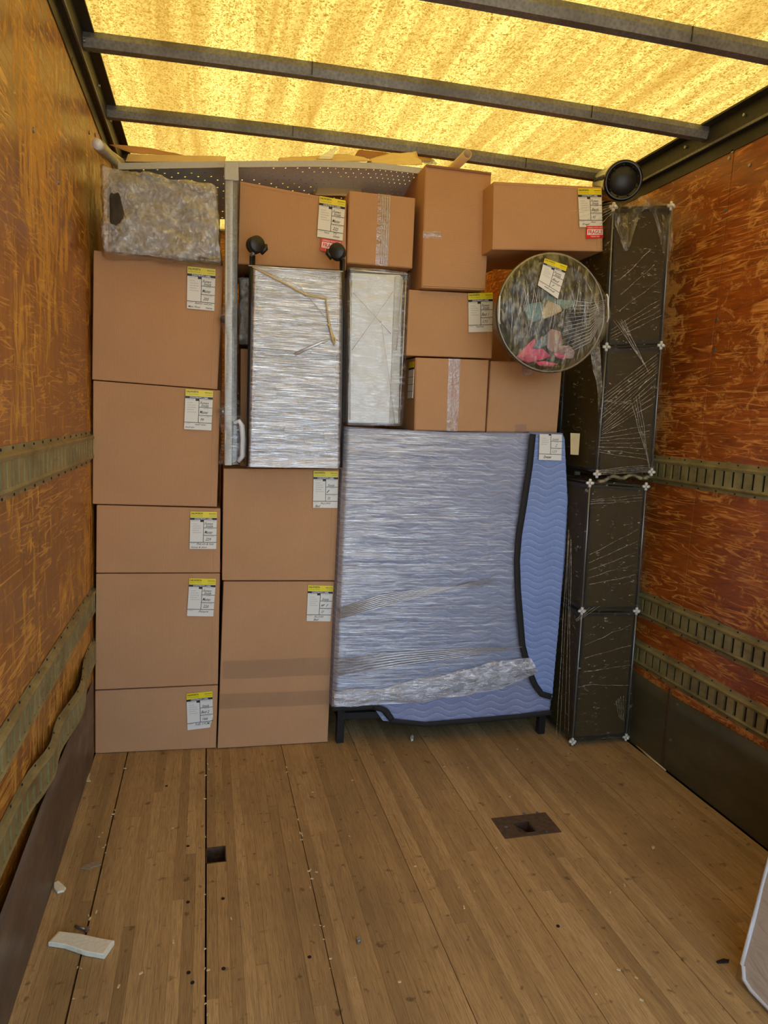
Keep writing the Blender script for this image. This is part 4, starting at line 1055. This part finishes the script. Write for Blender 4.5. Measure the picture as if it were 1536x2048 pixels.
# ================================================================== storage cube towers
def cube_tower(label, TL, TR, ML, MR, BL, BR, Y, depth, name='storage_cube_tower', floor_=False, lean=0.0):
    c = {k: at(v[0], v[1], Y[i]) for i, (k, v) in enumerate((('TL', TL), ('TR', TR), ('ML', ML), ('MR', MR), ('BL', BL), ('BR', BR)))}
    D_ = Vector((0, depth, 0))
    root = thing(name, label, 'shelf', centre_base([c['BL'], c['BR'], c['BL']+D_, c['BR']+D_]))
    ins = 0.008
    def panel(nm, a, b, d, e, n_):
        A = [a, b, d, e]; m = MB(); m.hexa([p - n_*0.002 for p in A]+[p+n_*0.002 for p in A]); o = m.obj(nm, 'cube_panel', root); bevel_obj(o, 0.0008, 1)
        # embossed frame of each panel
        cen = (a+b+d+e)/4; m = MB(); R_ = [cen+(p-cen)*0.985 for p in A]; S = [cen+(p-cen)*0.95 for p in A]
        f0 = [p-n_*0.0045 for p in R_]; f1 = [p-n_*0.0045 for p in S]
        m.add(f0+f1+[p for p in R_]+[p for p in S], [(0, 1, 5, 4), (1, 2, 6, 5), (2, 3, 7, 6), (3, 0, 4, 7), (0, 8, 9, 1), (1, 9, 10, 2), (2, 10, 11, 3), (3, 11, 8, 0), (4, 5, 13, 12), (5, 6, 14, 13), (6, 7, 15, 14), (7, 4, 12, 15)])
        m.obj('panel_frame', 'black_plastic', o); return o
    g = 0.008
    for t_, b_ in (('T', 'M'), ('M', 'B')):
        up = (c[t_+'L']-c[b_+'L']).normalized()*g; r_ = Vector((g, 0, 0))
        a, b, d, e = c[t_+'L']+r_-up, c[t_+'R']-r_-up, c[b_+'R']-r_+up, c[b_+'L']+r_+up
        panel('front_panel', a, b, d, e, Vector((0, 1, 0)))
        panel('rear_panel', a+D_, b+D_, d+D_, e+D_, Vector((0, -1, 0)))
        y1, y2 = Vector((0, g, 0)), D_-Vector((0, g, 0))
        panel('side_panel', c[t_+'L']-up+y2, c[t_+'L']-up+y1, c[b_+'L']+up+y1, c[b_+'L']+up+y2, Vector((1, 0, 0)))
        panel('side_panel', c[t_+'R']-up+y1, c[t_+'R']-up+y2, c[b_+'R']+up+y2, c[b_+'R']+up+y1, Vector((-1, 0, 0)))
    for k in 'TMB':
        a, b = c[k+'L']+Vector((g, g, 0)), c[k+'R']+Vector((-g, g, 0)); y2 = D_-Vector((0, 2*g, 0))
        panel('shelf_panel', a, b, b+y2, a+y2, Vector((0, 0, -1 if k != 'B' else 1)))
    # steel edges and white connectors
    for s in 'LR':
        for off in (Vector(), D_):
            for t_, b_ in (('T', 'M'), ('M', 'B')):
                m = MB(); p, q_ = c[t_+s]+off, c[b_+s]+off; m.tube([p, q_], 0.0035, 8); m.obj('edge_rod', 'steel', root, True)
            for k in 'TMB':
                p = c[k+s]+off; m = MB(); L_ = 0.018
                for dv in (Vector((1, 0, 0)), Vector((0, 0, 1)), Vector((0, 1, 0))):
                    for sg in (-1, 1):
                        m.tube([p, p+dv*sg*L_*0.8, p+dv*sg*L_], [0.0075, 0.0065, 0.005], 8)
                o = m.obj('connector', 'white_plastic', root, True); o['label'] = 'white plastic corner connector'
    if True:  # right hand edge tube shows thick and grey
        pass
    return root, c
rootU, cu = cube_tower('upper tower of dark storage cubes in crumpled film, against the right wall', (1227, 414), (1342, 412), (1213, 694), (1322, 691), (1194, 948), (1303, 944), [2.60, 2.59, 2.61, 2.60, 2.62, 2.61], 0.34)
rootL, cl = cube_tower('dark storage cubes in clear film standing on the floor under the upper tower', (1180, 966), (1292, 973), (1164, 1222), (1273, 1222), (1145, 1483), (1252, 1474), [2.60, 2.60, 2.63, 2.63, 2.665, 2.665], 0.30, floor_=True)
def tower_film(root, c, seed, extra):
    m = MB(); e = 0.014
    F = [c['TL']+Vector((-e, -e, e)), c['TR']+Vector((e, -e, e)), c['BR']+Vector((e, -e, 0)), c['BL']+Vector((-e, -e, 0))]
    o = m.hexa(F+[p+Vector((0, 0.36, 0)) for p in F]).obj('plastic_wrap', 'film_dark', root)
    soft(o, 0.012, 2, 26, 0.006, 9, seed, 0.006)
    return o
tower_film(rootU, cu, 2.0, 0); tower_film(rootL, cl, 6.0, 0)
def strands(root, spec, Y, mat='film_fold', r=0.001, name='film_folds'):
    m = MB()
    for (a, b, n_, sa, sb) in spec:
        for k in range(n_):
            f = k/max(1, n_-1)
            p = (a[0]+sa[0]*f, a[1]+sa[1]*f); q_ = (b[0]+sb[0]*f, b[1]+sb[1]*f)
            P_ = []
            for t_ in range(6):
                s = t_/5; P_.append(at(p[0]+(q_[0]-p[0])*s+random.uniform(-1.2, 1.2), p[1]+(q_[1]-p[1])*s+random.uniform(-1.2, 1.2), Y))
            m.tube(P_, [r*random.uniform(0.5, 1.5) for _ in P_], 5)
    return m.obj(name, mat, root, True)
strands(rootU, [((1208, 790), (1318, 705), 7, (-8, 50), (-2, 40)), ((1205, 850), (1312, 745), 6, (-2, 20), (-3, 60)), ((1228, 640), (1290, 730), 6, (20, 0), (10, 20)),
                ((1262, 800), (1300, 940), 4, (16, -10), (0, 0)), ((1198, 870), (1300, 850), 7, (-1, 35), (-2, 70)), ((1205, 800), (1262, 806), 2, (0, 3), (0, 3)),
                ((1222, 660), (1318, 600), 4, (0, 20), (6, 30)), ((1240, 560), (1300, 500), 3, (0, 60), (20, 60)),
                ((1130, 425), (1226, 405), 6, (70, 25), (0, 20)), ((1196, 940), (1304, 930), 5, (0, 10), (0, 14))], 2.575, 'film_strand', 0.0007)
# film bunched at the head of the upper tower
m = MB(); V = []; n, kk = 26, 8
for i in range(n+1):
    u = i/n
    for k in range(kk+1):
        t_ = k/kk; px = 1222+124*u; py = 402+10*math.sin(u*9)*0.6+ t_*(26+70*math.exp(-((u-0.25)/0.16)**2)+ 85*math.exp(-((u-0.9)/0.15)**2))
        V.append(at(px, py-8*math.exp(-((u-0.62)/0.16)**2), 2.572+0.02*noise.fractal(Vector((u*7, t_*4, 9)), 0.8, 2, 4)+0.04*(1-t_)**3))
F_ = [(i*(kk+1)+k, i*(kk+1)+k+1, (i+1)*(kk+1)+k+1, (i+1)*(kk+1)+k) for i in range(n) for k in range(kk)]
mesh_obj('gathered_film', V, F_, 'film_basket', rootU, True)
m = MB(); V = []
for i in range(n+1):   # rolled hem of film at the foot of the upper tower
    u = i/n; V.append(at(1196+106*u, 962-6*u-6*math.sin(u*PI)+3*math.sin(u*17), 2.575))
m.tube(V, [0.008+0.004*noise.noise(Vector((k*.9, 0, 0))) for k in range(n+1)], 8); m.obj('film_hem', 'film_basket', rootU, True)
strands(rootL, [((1137, 1060), (1112, 1480), 4, (6, 20), (24, -10)), ((1150, 1240), (1180, 1215), 3, (4, 3), (20, -3)), ((1178, 1110), (1275, 1060), 5, (0, 60), (-4, 90)),
                ((1170, 1290), (1262, 1250), 4, (-3, 80), (0, 120)), ((1232, 1400), (1238, 1435), 5, (14, -8), (10, 6)), ((1176, 1000), (1285, 990), 3, (0, 8), (0, 12))], 2.585, 'film_strand', 0.0006)
# small label behind film on the side of the upper tower
q_ = P4([(1141, 866), (1160, 867), (1157, 910), (1141, 909)], 2.74)
m = MB().hexa(q_+[p+Vector((0, .001, 0)) for p in q_]); lb = m.obj('contents_label', 'paper_cream', rootU)
# third narrow black cube column behind, seen between the cartons and the towers
A = P4([(1130, 560), (1196, 560), (1180, 950), (1122, 950)], 3.0)
root = thing('storage_cube_tower', 'dark cube column set back in shadow between the basket and the upper tower', 'shelf', centre_base(A))
bevel_obj(MB().hexa(A+[p+Vector((0, .28, 0)) for p in A]).obj('body', 'cube_panel', root), 0.003, 1)
for (px, y0, y1) in ((1168, 715, 935), (1132, 735, 935), (1150, 720, 940)):
    MB().tube([at(px, y0, 2.992), at(px-9, y1, 2.992)], 0.0018, 6).obj('edge_rod', 'steel', root, True)
MB().box(tuple(at(1150, 950, 2.99)), tuple(at(1162, 940, 2.985)+Vector((0, .02, .0)))).obj('connector', 'white_plastic', root)

# ================================================================== black round lid
c = at(1247, 361, 2.66)
axd = (at(1205, 372, 3.05)-c).normalized()
root = thing('black_bin', 'round black bin lying on its side on the upper tower, base toward the camera', 'bin', c+Vector((0, 0.15, -0.08)))
def lathe(prof, c, ax, n=40):
    a_ = ax.cross(Vector((0, 0, 1))).normalized(); b_ = a_.cross(ax).normalized(); m = MB(); V = []
    for (t_, r_) in prof: V += [c+ax*t_+(a_*math.cos(2*PI*k/n)+b_*math.sin(2*PI*k/n))*r_ for k in range(n)]
    F_ = [(j*n+k, j*n+(k+1) % n, (j+1)*n+(k+1) % n, (j+1)*n+k) for j in range(len(prof)-1) for k in range(n)]
    m.add(V, F_); return m
lathe([(0.012, 0.0), (0.012, 0.054), (0.006, 0.057), (0.004, 0.061), (0.0, 0.066), (-0.003, 0.072), (0.0, 0.078), (0.012, 0.080), (0.05, 0.077), (0.30, 0.066), (0.31, 0.07), (0.31, 0.0)], c, axd).obj('bucket', 'black_gloss', root, True)
lathe([(0.006, 0.0), (0.006, 0.053), (0.011, 0.056)], c, axd).obj('base_disc', 'black_plastic', root, True)
lathe([(0.02, 0.083), (0.10, 0.080), (0.30, 0.072)], c, axd, 24).obj('plastic_wrap', 'film_dark', root, True)
for k in range(9):
    an = k*2*PI/9+0.3; a_ = axd.cross(Vector((0, 0, 1))).normalized(); b_ = a_.cross(axd).normalized()
    p = c+(a_*math.cos(an)+b_*math.sin(an))*0.060
    MB().tube([p-axd*0.001, p+axd*0.006], 0.004, 8).obj('rivet', 'black_plastic', root, True)

# ================================================================== laundry basket
YB = 2.56
c = at(1103, 627, YB); R0 = (at(1103, 511, YB)-c).length*1.03
root = thing('laundry_basket', 'round laundry basket full of clothes, tipped mouth outward and covered with film', 'basket', c+Vector((0, 0.2, -R0)))
axb = Vector((0.05, 1, 0.0)).normalized()
lathe([(0.0, R0), (0.006, R0+0.006), (0.016, R0+0.004), (0.018, R0-0.004), (0.05, R0-0.010), (0.16, R0-0.040), (0.165, 0.0), (0.160, 0.0), (0.15, R0-0.044), (0.05, R0-0.015), (0.012, R0-0.008), (0.0, R0)], c, axb, 64).obj('bowl', 'basket_plastic', root, True)
a_ = axb.cross(Vector((0, 0, 1))).normalized(); b_ = a_.cross(axb).normalized()
m = MB(); m.tube([c+(a_*math.cos(2*PI*k/64)+b_*math.sin(2*PI*k/64))*R0-axb*0.001 for k in range(65)], 0.0035, 8, caps=False); m.obj('rim', 'steel', root, True)
for pts in ([(1000, 592), (999, 600), (998, 640), (1000, 648)], [(1213, 588), (1216, 594), (1217, 636), (1214, 644)]):
    P_ = [at(px, py, YB-0.02) for px, py in pts]; m = MB(); m.tube(P_, 0.0035, 8); m.obj('handle', 'white_plastic', root, True)  # white tubes paint the highlights along the handles
# dark slot and stretched side toward the right handle
def blob(name, label, cat, pts, y, mat, th=0.02, amp=0.008, seed=0, group=None):
    """crumpled cloth from a picture outline"""
    C_ = [sum(p[0] for p in pts)/len(pts), sum(p[1] for p in pts)/len(pts)]
    n = 32; V = []; rings = 7
    L_ = len(pts)
    def outline(s):
        s = (s % 1)*L_; i = int(s); f = s-i; a, b = pts[i % L_], pts[(i+1) % L_]; return (a[0]+(b[0]-a[0])*f, a[1]+(b[1]-a[1])*f)
    cc = at(C_[0], C_[1], y)
    V.append(at(C_[0], C_[1], y-th*0.5))
    for r_ in range(1, rings+1):
        f = r_/rings
        for k in range(n):
            o_ = outline(k/n); px, py = C_[0]+(o_[0]-C_[0])*f, C_[1]+(o_[1]-C_[1])*f
            V.append(at(px, py, y-th*0.5*math.cos(f*PI/2)+amp*noise.fractal(Vector((px*.06+seed, py*.06, seed)), 0.8, 2, 3)))
    nb = len(V)
    for k in range(n):
        o_ = outline(k/n); V.append(at(C_[0]+(o_[0]-C_[0])*.9, C_[1]+(o_[1]-C_[1])*.9, y+th))
    V.append(cc+Vector((0, th, 0)))
    F_ = [(0, 1+(k+1) % n, 1+k) for k in range(n)]
    for r_ in range(rings):
        for k in range(n):
            a, b = 1+r_*n+k, 1+r_*n+(k+1) % n; F_.append((a, b, b+n, a+n))
    F_ += [(nb+k, nb+(k+1) % n, len(V)-1) for k in range(n)]
    o = mesh_obj(name, V, F_, mat, None, True, org=cc)
    tag(o, label, cat, group); return o
YC = YB+0.045
blob('garment', 'black crumpled garment filling the middle of the basket', 'clothing', [(1020, 560), (1060, 540), (1120, 545), (1175, 570), (1195, 620), (1185, 665), (1140, 690), (1080, 690), (1030, 680), (1012, 630)], YC+0.03, 'cloth_black', 0.03, 0.02, 1)
blob('garment', 'dark olive brown garment at the top of the basket', 'clothing', [(1040, 545), (1080, 525), (1140, 530), (1165, 560), (1130, 585), (1070, 580)], YC+0.02, 'basket_plastic', 0.02, 0.015, 2)
blob('cloth', 'teal cloth left of the cream cloth in the basket', 'cloth', [(1048, 618), (1058, 608), (1082, 603), (1090, 615), (1086, 636), (1068, 645), (1056, 638)], YC-0.01, 'cloth_teal', 0.012, 0.006, 3)
blob('cloth', 'cream folded cloth in the centre of the basket', 'cloth', [(1096, 600), (1108, 606), (1121, 612), (1124, 622), (1100, 634), (1087, 638), (1082, 626)], YC-0.022, 'cloth_cream', 0.012, 0.005, 4)
blob('cloth', 'steel blue cloth peeping out above the cream cloth', 'cloth', [(1084, 603), (1095, 589), (1110, 598), (1148, 602), (1152, 612), (1130, 618), (1106, 606), (1092, 606)], YC-0.008, 'cloth_teal', 0.012, 0.006, 5)
blob('cloth', 'dull blue cloth beside the mauve cloth low in the basket', 'cloth', [(1064, 698), (1076, 680), (1096, 666), (1100, 684), (1092, 692), (1078, 696)], YC-0.014, 'cloth_blue', 0.012, 0.006, 6)
blob('cloth', 'mauve beige cloth standing up low in the basket', 'cloth', [(1095, 666), (1102, 657), (1122, 664), (1125, 682), (1116, 700), (1104, 705), (1094, 696)], YC-0.024, 'cloth_mauve', 0.012, 0.005, 7)
blob('garment', 'large bright pink garment at the bottom left of the basket', 'clothing', [(1030, 716), (1052, 692), (1070, 676), (1074, 696), (1086, 698), (1102, 712), (1084, 720), (1056, 726)], YC-0.006, 'cloth_pink', 0.014, 0.007, 8)
blob('garment', 'mauve patterned garment at the lower right of the basket', 'clothing', [(1104, 704), (1120, 690), (1140, 692), (1150, 704), (1146, 718), (1120, 716)], YC, 'cloth_mauve', 0.014, 0.01, 9)
blob('cloth', 'small pink cloth at the lower right edge of the basket', 'cloth', [(1106, 707), (1120, 706), (1134, 714), (1128, 719), (1112, 714)], YC-0.02, 'cloth_pink', 0.008, 0.004, 10)
blob('cloth', 'pink strip of cloth right at the basket bottom', 'cloth', [(1070, 724), (1090, 722), (1116, 728), (1100, 733), (1078, 731)], YC-0.02, 'cloth_pink', 0.008, 0.004, 11)
# film stretched over the mouth, pulled out to the right handle
V = []; n, rg = 72, 14
for r_ in range(rg+1):
    f = r_/rg
    for k in range(n):
        an = 2*PI*k/n; rr = R0*1.02*(1+0.14*math.exp(-((an-0.0)/0.42)**2)+0.14*math.exp(-((an-2*PI)/0.42)**2))*f
        p = c+Vector((math.cos(an)*rr, -0.026-0.01*(1-f*f)+0.035*max(0, f-0.9)*10*0.5, math.sin(an)*rr))
        p.y += 0.010*noise.fractal(Vector((math.cos(an)*f*5, math.sin(an)*f*5, 3)), 0.8, 2, 4)*(1-f**6)
        V.append(p)
F_ = [(r_*n+k, r_*n+(k+1) % n, (r_+1)*n+(k+1) % n, (r_+1)*n+k) for r_ in range(rg) for k in range(n)]
mesh_obj('plastic_wrap', V, F_, 'film_basket', root, True)
m = MB()
for k in range(26):   # pleats of film fanning across the mouth
    x0 = random.uniform(1020, 1190); y0_ = random.uniform(560, 600); x1 = x0+random.uniform(-14, 14); y1_ = y0_+random.uniform(30, 90)
    m.tube([at(x0, y0_, YB-0.034), at((x0+x1)/2+2, (y0_+y1_)/2, YB-0.037), at(x1, y1_, YB-0.034)], [0.0004, 0.0011, 0.0004], 5)
for k in range(14):
    m.tube([at(1212-k*0.5, 600+3*k, YB-0.03), at(1180, 606+6*k, YB-0.036), at(1140-2*k, 600+9*k, YB-0.036)], [0.0012, 0.0009, 0.0003], 5)
m.obj('film_folds', 'film_fold', root, True)
m = MB()
for k in range(10): m.tube([at(1180+k*2, 690-2*k, YB), at(1186+k*2, 740+4*k, 2.62), at(1196, 770+6*k, 2.62)], [0.0012, 0.001, 0.0004], 5)
m.obj('trailing_film', 'film_strand', root, True)
contents_label(root, P4([(1089.5, 516.7), (1134.3, 531.6), (1115, 597.5), (1075.4, 570.3)], YB-0.042), H(room='Bed', num='7', notes=[('wall shelf', .3, .86, .8, .92)]))

# ================================================================== mattress at the right edge
p0 = atz(1475, 1962, 0)
root = thing('mattress', 'white mattress in clear plastic bag leaning on the right wall in the foreground', 'mattress', (2.1, 1.0, 0))
xb = p0.x; yb_ = p0.y
V = []; ny_, nz_ = 30, 24; L_ = 1.5; Hh = 0.95; TH = 0.17
topx = min(W-TH-0.02, atx(1536, 1690, 2.2).x+0.0)
def mat_pt(s, h, side):
    # s along depth 0 (far end) .. 1, h up; side 0 = inner face, 1 = outer face
    x_ = xb + (0.14)*h/Hh + (TH if side else 0)
    y_ = yb_ - L_*s
    return Vector((x_, y_, h))
F = [mat_pt(0, Hh, 0), mat_pt(0, Hh, 1), mat_pt(0, 0.003, 1), mat_pt(0, 0.003, 0)]; Bk = [mat_pt(1, Hh, 0), mat_pt(1, Hh, 1), mat_pt(1, 0.003, 1), mat_pt(1, 0.003, 0)]
o = MB().hexa(Bk+F).obj('ticking', 'mattress_cover', root); soft(o, 0.05, 5, 16, 0.006, 3, 2)
m = MB(); E_ = [mat_pt(0.004, 0.05, 0)+Vector((-0.002, 0, 0)), mat_pt(0.0, Hh-0.06, 0)+Vector((-0.002, 0.002, 0))]
ring = [mat_pt(0.03, 0.012, 0), mat_pt(0.012, 0.02, 0), mat_pt(0.004, 0.05, 0)] + [mat_pt(0.0, 0.05+(Hh-0.1)*i/8, 0) for i in range(9)]
m.tube([mat_pt(1-0.97*i/12, 0.012, 0)+Vector((0.004, 0, 0)) for i in range(12)]+ring, 0.006, 8); m.obj('piping', 'white_gloss', root, True)
o = MB().hexa([p+Vector((-0.006, -0.0, 0)) for p in Bk]+[p+Vector((-0.006, 0.006, 0)) for p in F]).obj('plastic_bag', 'film_tape', root); soft(o, 0.05, 4, 22, 0.006, 8, 9, 0.006)

# ================================================================== floor litter
def flat_poly(name, label, cat, pts, th, mat, amp=0.002, z=0.001):
    P_ = [atz(a, b, 0) for a, b in pts]; n = len(P_); cc = sum(P_, Vector())/n
    V = [p+Vector((0, 0, z)) for p in P_]+[p+Vector((0, 0, z+th)) for p in P_]+[(cc+(p-cc)*.93)+Vector((0, 0, z+th*1.15)) for p in P_]
    F_ = [tuple(range(n))[::-1], tuple(2*n+k for k in range(n))]+[(k, (k+1) % n, n+(k+1) % n, n+k) for k in range(n)]+[(n+k, n+(k+1) % n, 2*n+(k+1) % n, 2*n+k) for k in range(n)]
    o = mesh_obj(name, V, F_, mat, None, False, org=cc); tag(o, label, cat); return o
flat_poly('foam_strip', 'pale foam strip lying across a seam on the floor at the lower left', 'foam', [(97, 1893), (117, 1871), (160, 1876), (205, 1886), (229, 1890), (209, 1919), (170, 1912), (130, 1898)], 0.012, 'foam_white')
flat_poly('torn_chip', 'small curved white chip on the floor near the left kick plate', 'debris', [(108, 1769), (117, 1765), (132, 1779), (128, 1785), (115, 1788), (108, 1780)], 0.006, 'foam_white')
flat_poly('lint_scrap', 'torn greyish scrap lying on the floor left of the square hole', 'debris', [(160, 1738), (182, 1726), (200, 1723), (203, 1731), (186, 1736), (178, 1741)], 0.003, 'lint')
flat_poly('wood_splinter', 'pale orange splinter by the kick plate near the bottom left carton', 'debris', [(174, 1560), (178, 1548), (181, 1549), (178, 1558), (182, 1564), (173, 1564)], 0.003, 'paper_cream')
flat_poly('foam_crumb', 'white crumb on the floor in front of the dresser', 'debris', [(820, 1478), (824, 1473), (827, 1475), (826, 1482), (822, 1483)], 0.008, 'foam_white')
flat_poly('glass_bead', 'small clear bead on the floor right of centre in the foreground', 'debris', [(712, 1883), (717, 1878), (722, 1881), (721, 1887), (715, 1889)], 0.008, 'steel')
flat_poly('bark_scrap', 'dark brown scrap on the floor beside the mattress', 'debris', [(1432, 1925), (1446, 1920), (1458, 1922), (1457, 1926), (1436, 1928)], 0.004, 'hole_dark')
flat_poly('paper_curl', 'tiny cream curl on the floor right of the plate with the hole', 'debris', [(1302, 1696), (1307, 1694), (1310, 1697), (1305, 1700)], 0.004, 'paper_cream')
# bolt
a, b = atz(150, 1855, 0), atz(172, 1862, 0)
root = thing('bolt', 'loose steel bolt beside the foam strip on the floor', 'bolt', a)
m = MB(); m.tube([a+Vector((0, 0, .005)), b+Vector((0, 0, .005))], 0.0035, 8); m.obj('shank', 'steel', root, True)
m = MB(); dv = (b-a).normalized(); m.tube([b+Vector((0, 0, .006)), b+dv*0.006+Vector((0, 0, .006))], 0.008, 6); m.obj('head', 'steel', root)
# wood strip edge along right wall
pa, pb = atz(1275, 1490, 0.0), atz(1335, 1542, 0.0)
m = MB(); m.tube([pa+Vector((-.012, 0, .004)), (pa+pb)/2+Vector((-.014, 0, .004)), pb+Vector((-.010, 0, .004))], [0.004, 0.005, 0.003], 6)
o = m.obj('wood_splinter', 'paper_cream', None, True, org=pa); tag(o, 'long pale splinter along the right wall near the cube tower', 'debris')
# countless crumbs
m = MB()
for i in range(120):
    if i < 70: px, py = random.choice(((414, 0), (205, 1), (592, 2)))[0], 0
    if i < 60:
        y_ = random.uniform(1.3, 2.85); x_ = random.choice((0.1365, 0.465, 0.7935))+random.gauss(0, 0.004)
    else: x_, y_ = random.uniform(0.05, 2.3), random.uniform(1.2, 2.8)
    s = random.uniform(0.0012, 0.0035); an = random.uniform(0, PI)
    u_, v_ = Vector((math.cos(an), math.sin(an), 0))*s*1.6, Vector((-math.sin(an), math.cos(an), 0))*s*.7
    cc = Vector((x_, y_, 0.0008)); m.hexa([cc-u_+v_+Vector((0, 0, s)), cc+u_+v_+Vector((0, 0, s)), cc+u_+v_, cc-u_+v_, cc-u_-v_+Vector((0, 0, s)), cc+u_-v_+Vector((0, 0, s)), cc+u_-v_, cc-u_-v_])
o = m.obj('wood_crumbs', 'paper_cream'); tag(o, 'fine pale crumbs and sawdust scattered over the deck', 'debris'); o['kind'] = 'stuff'
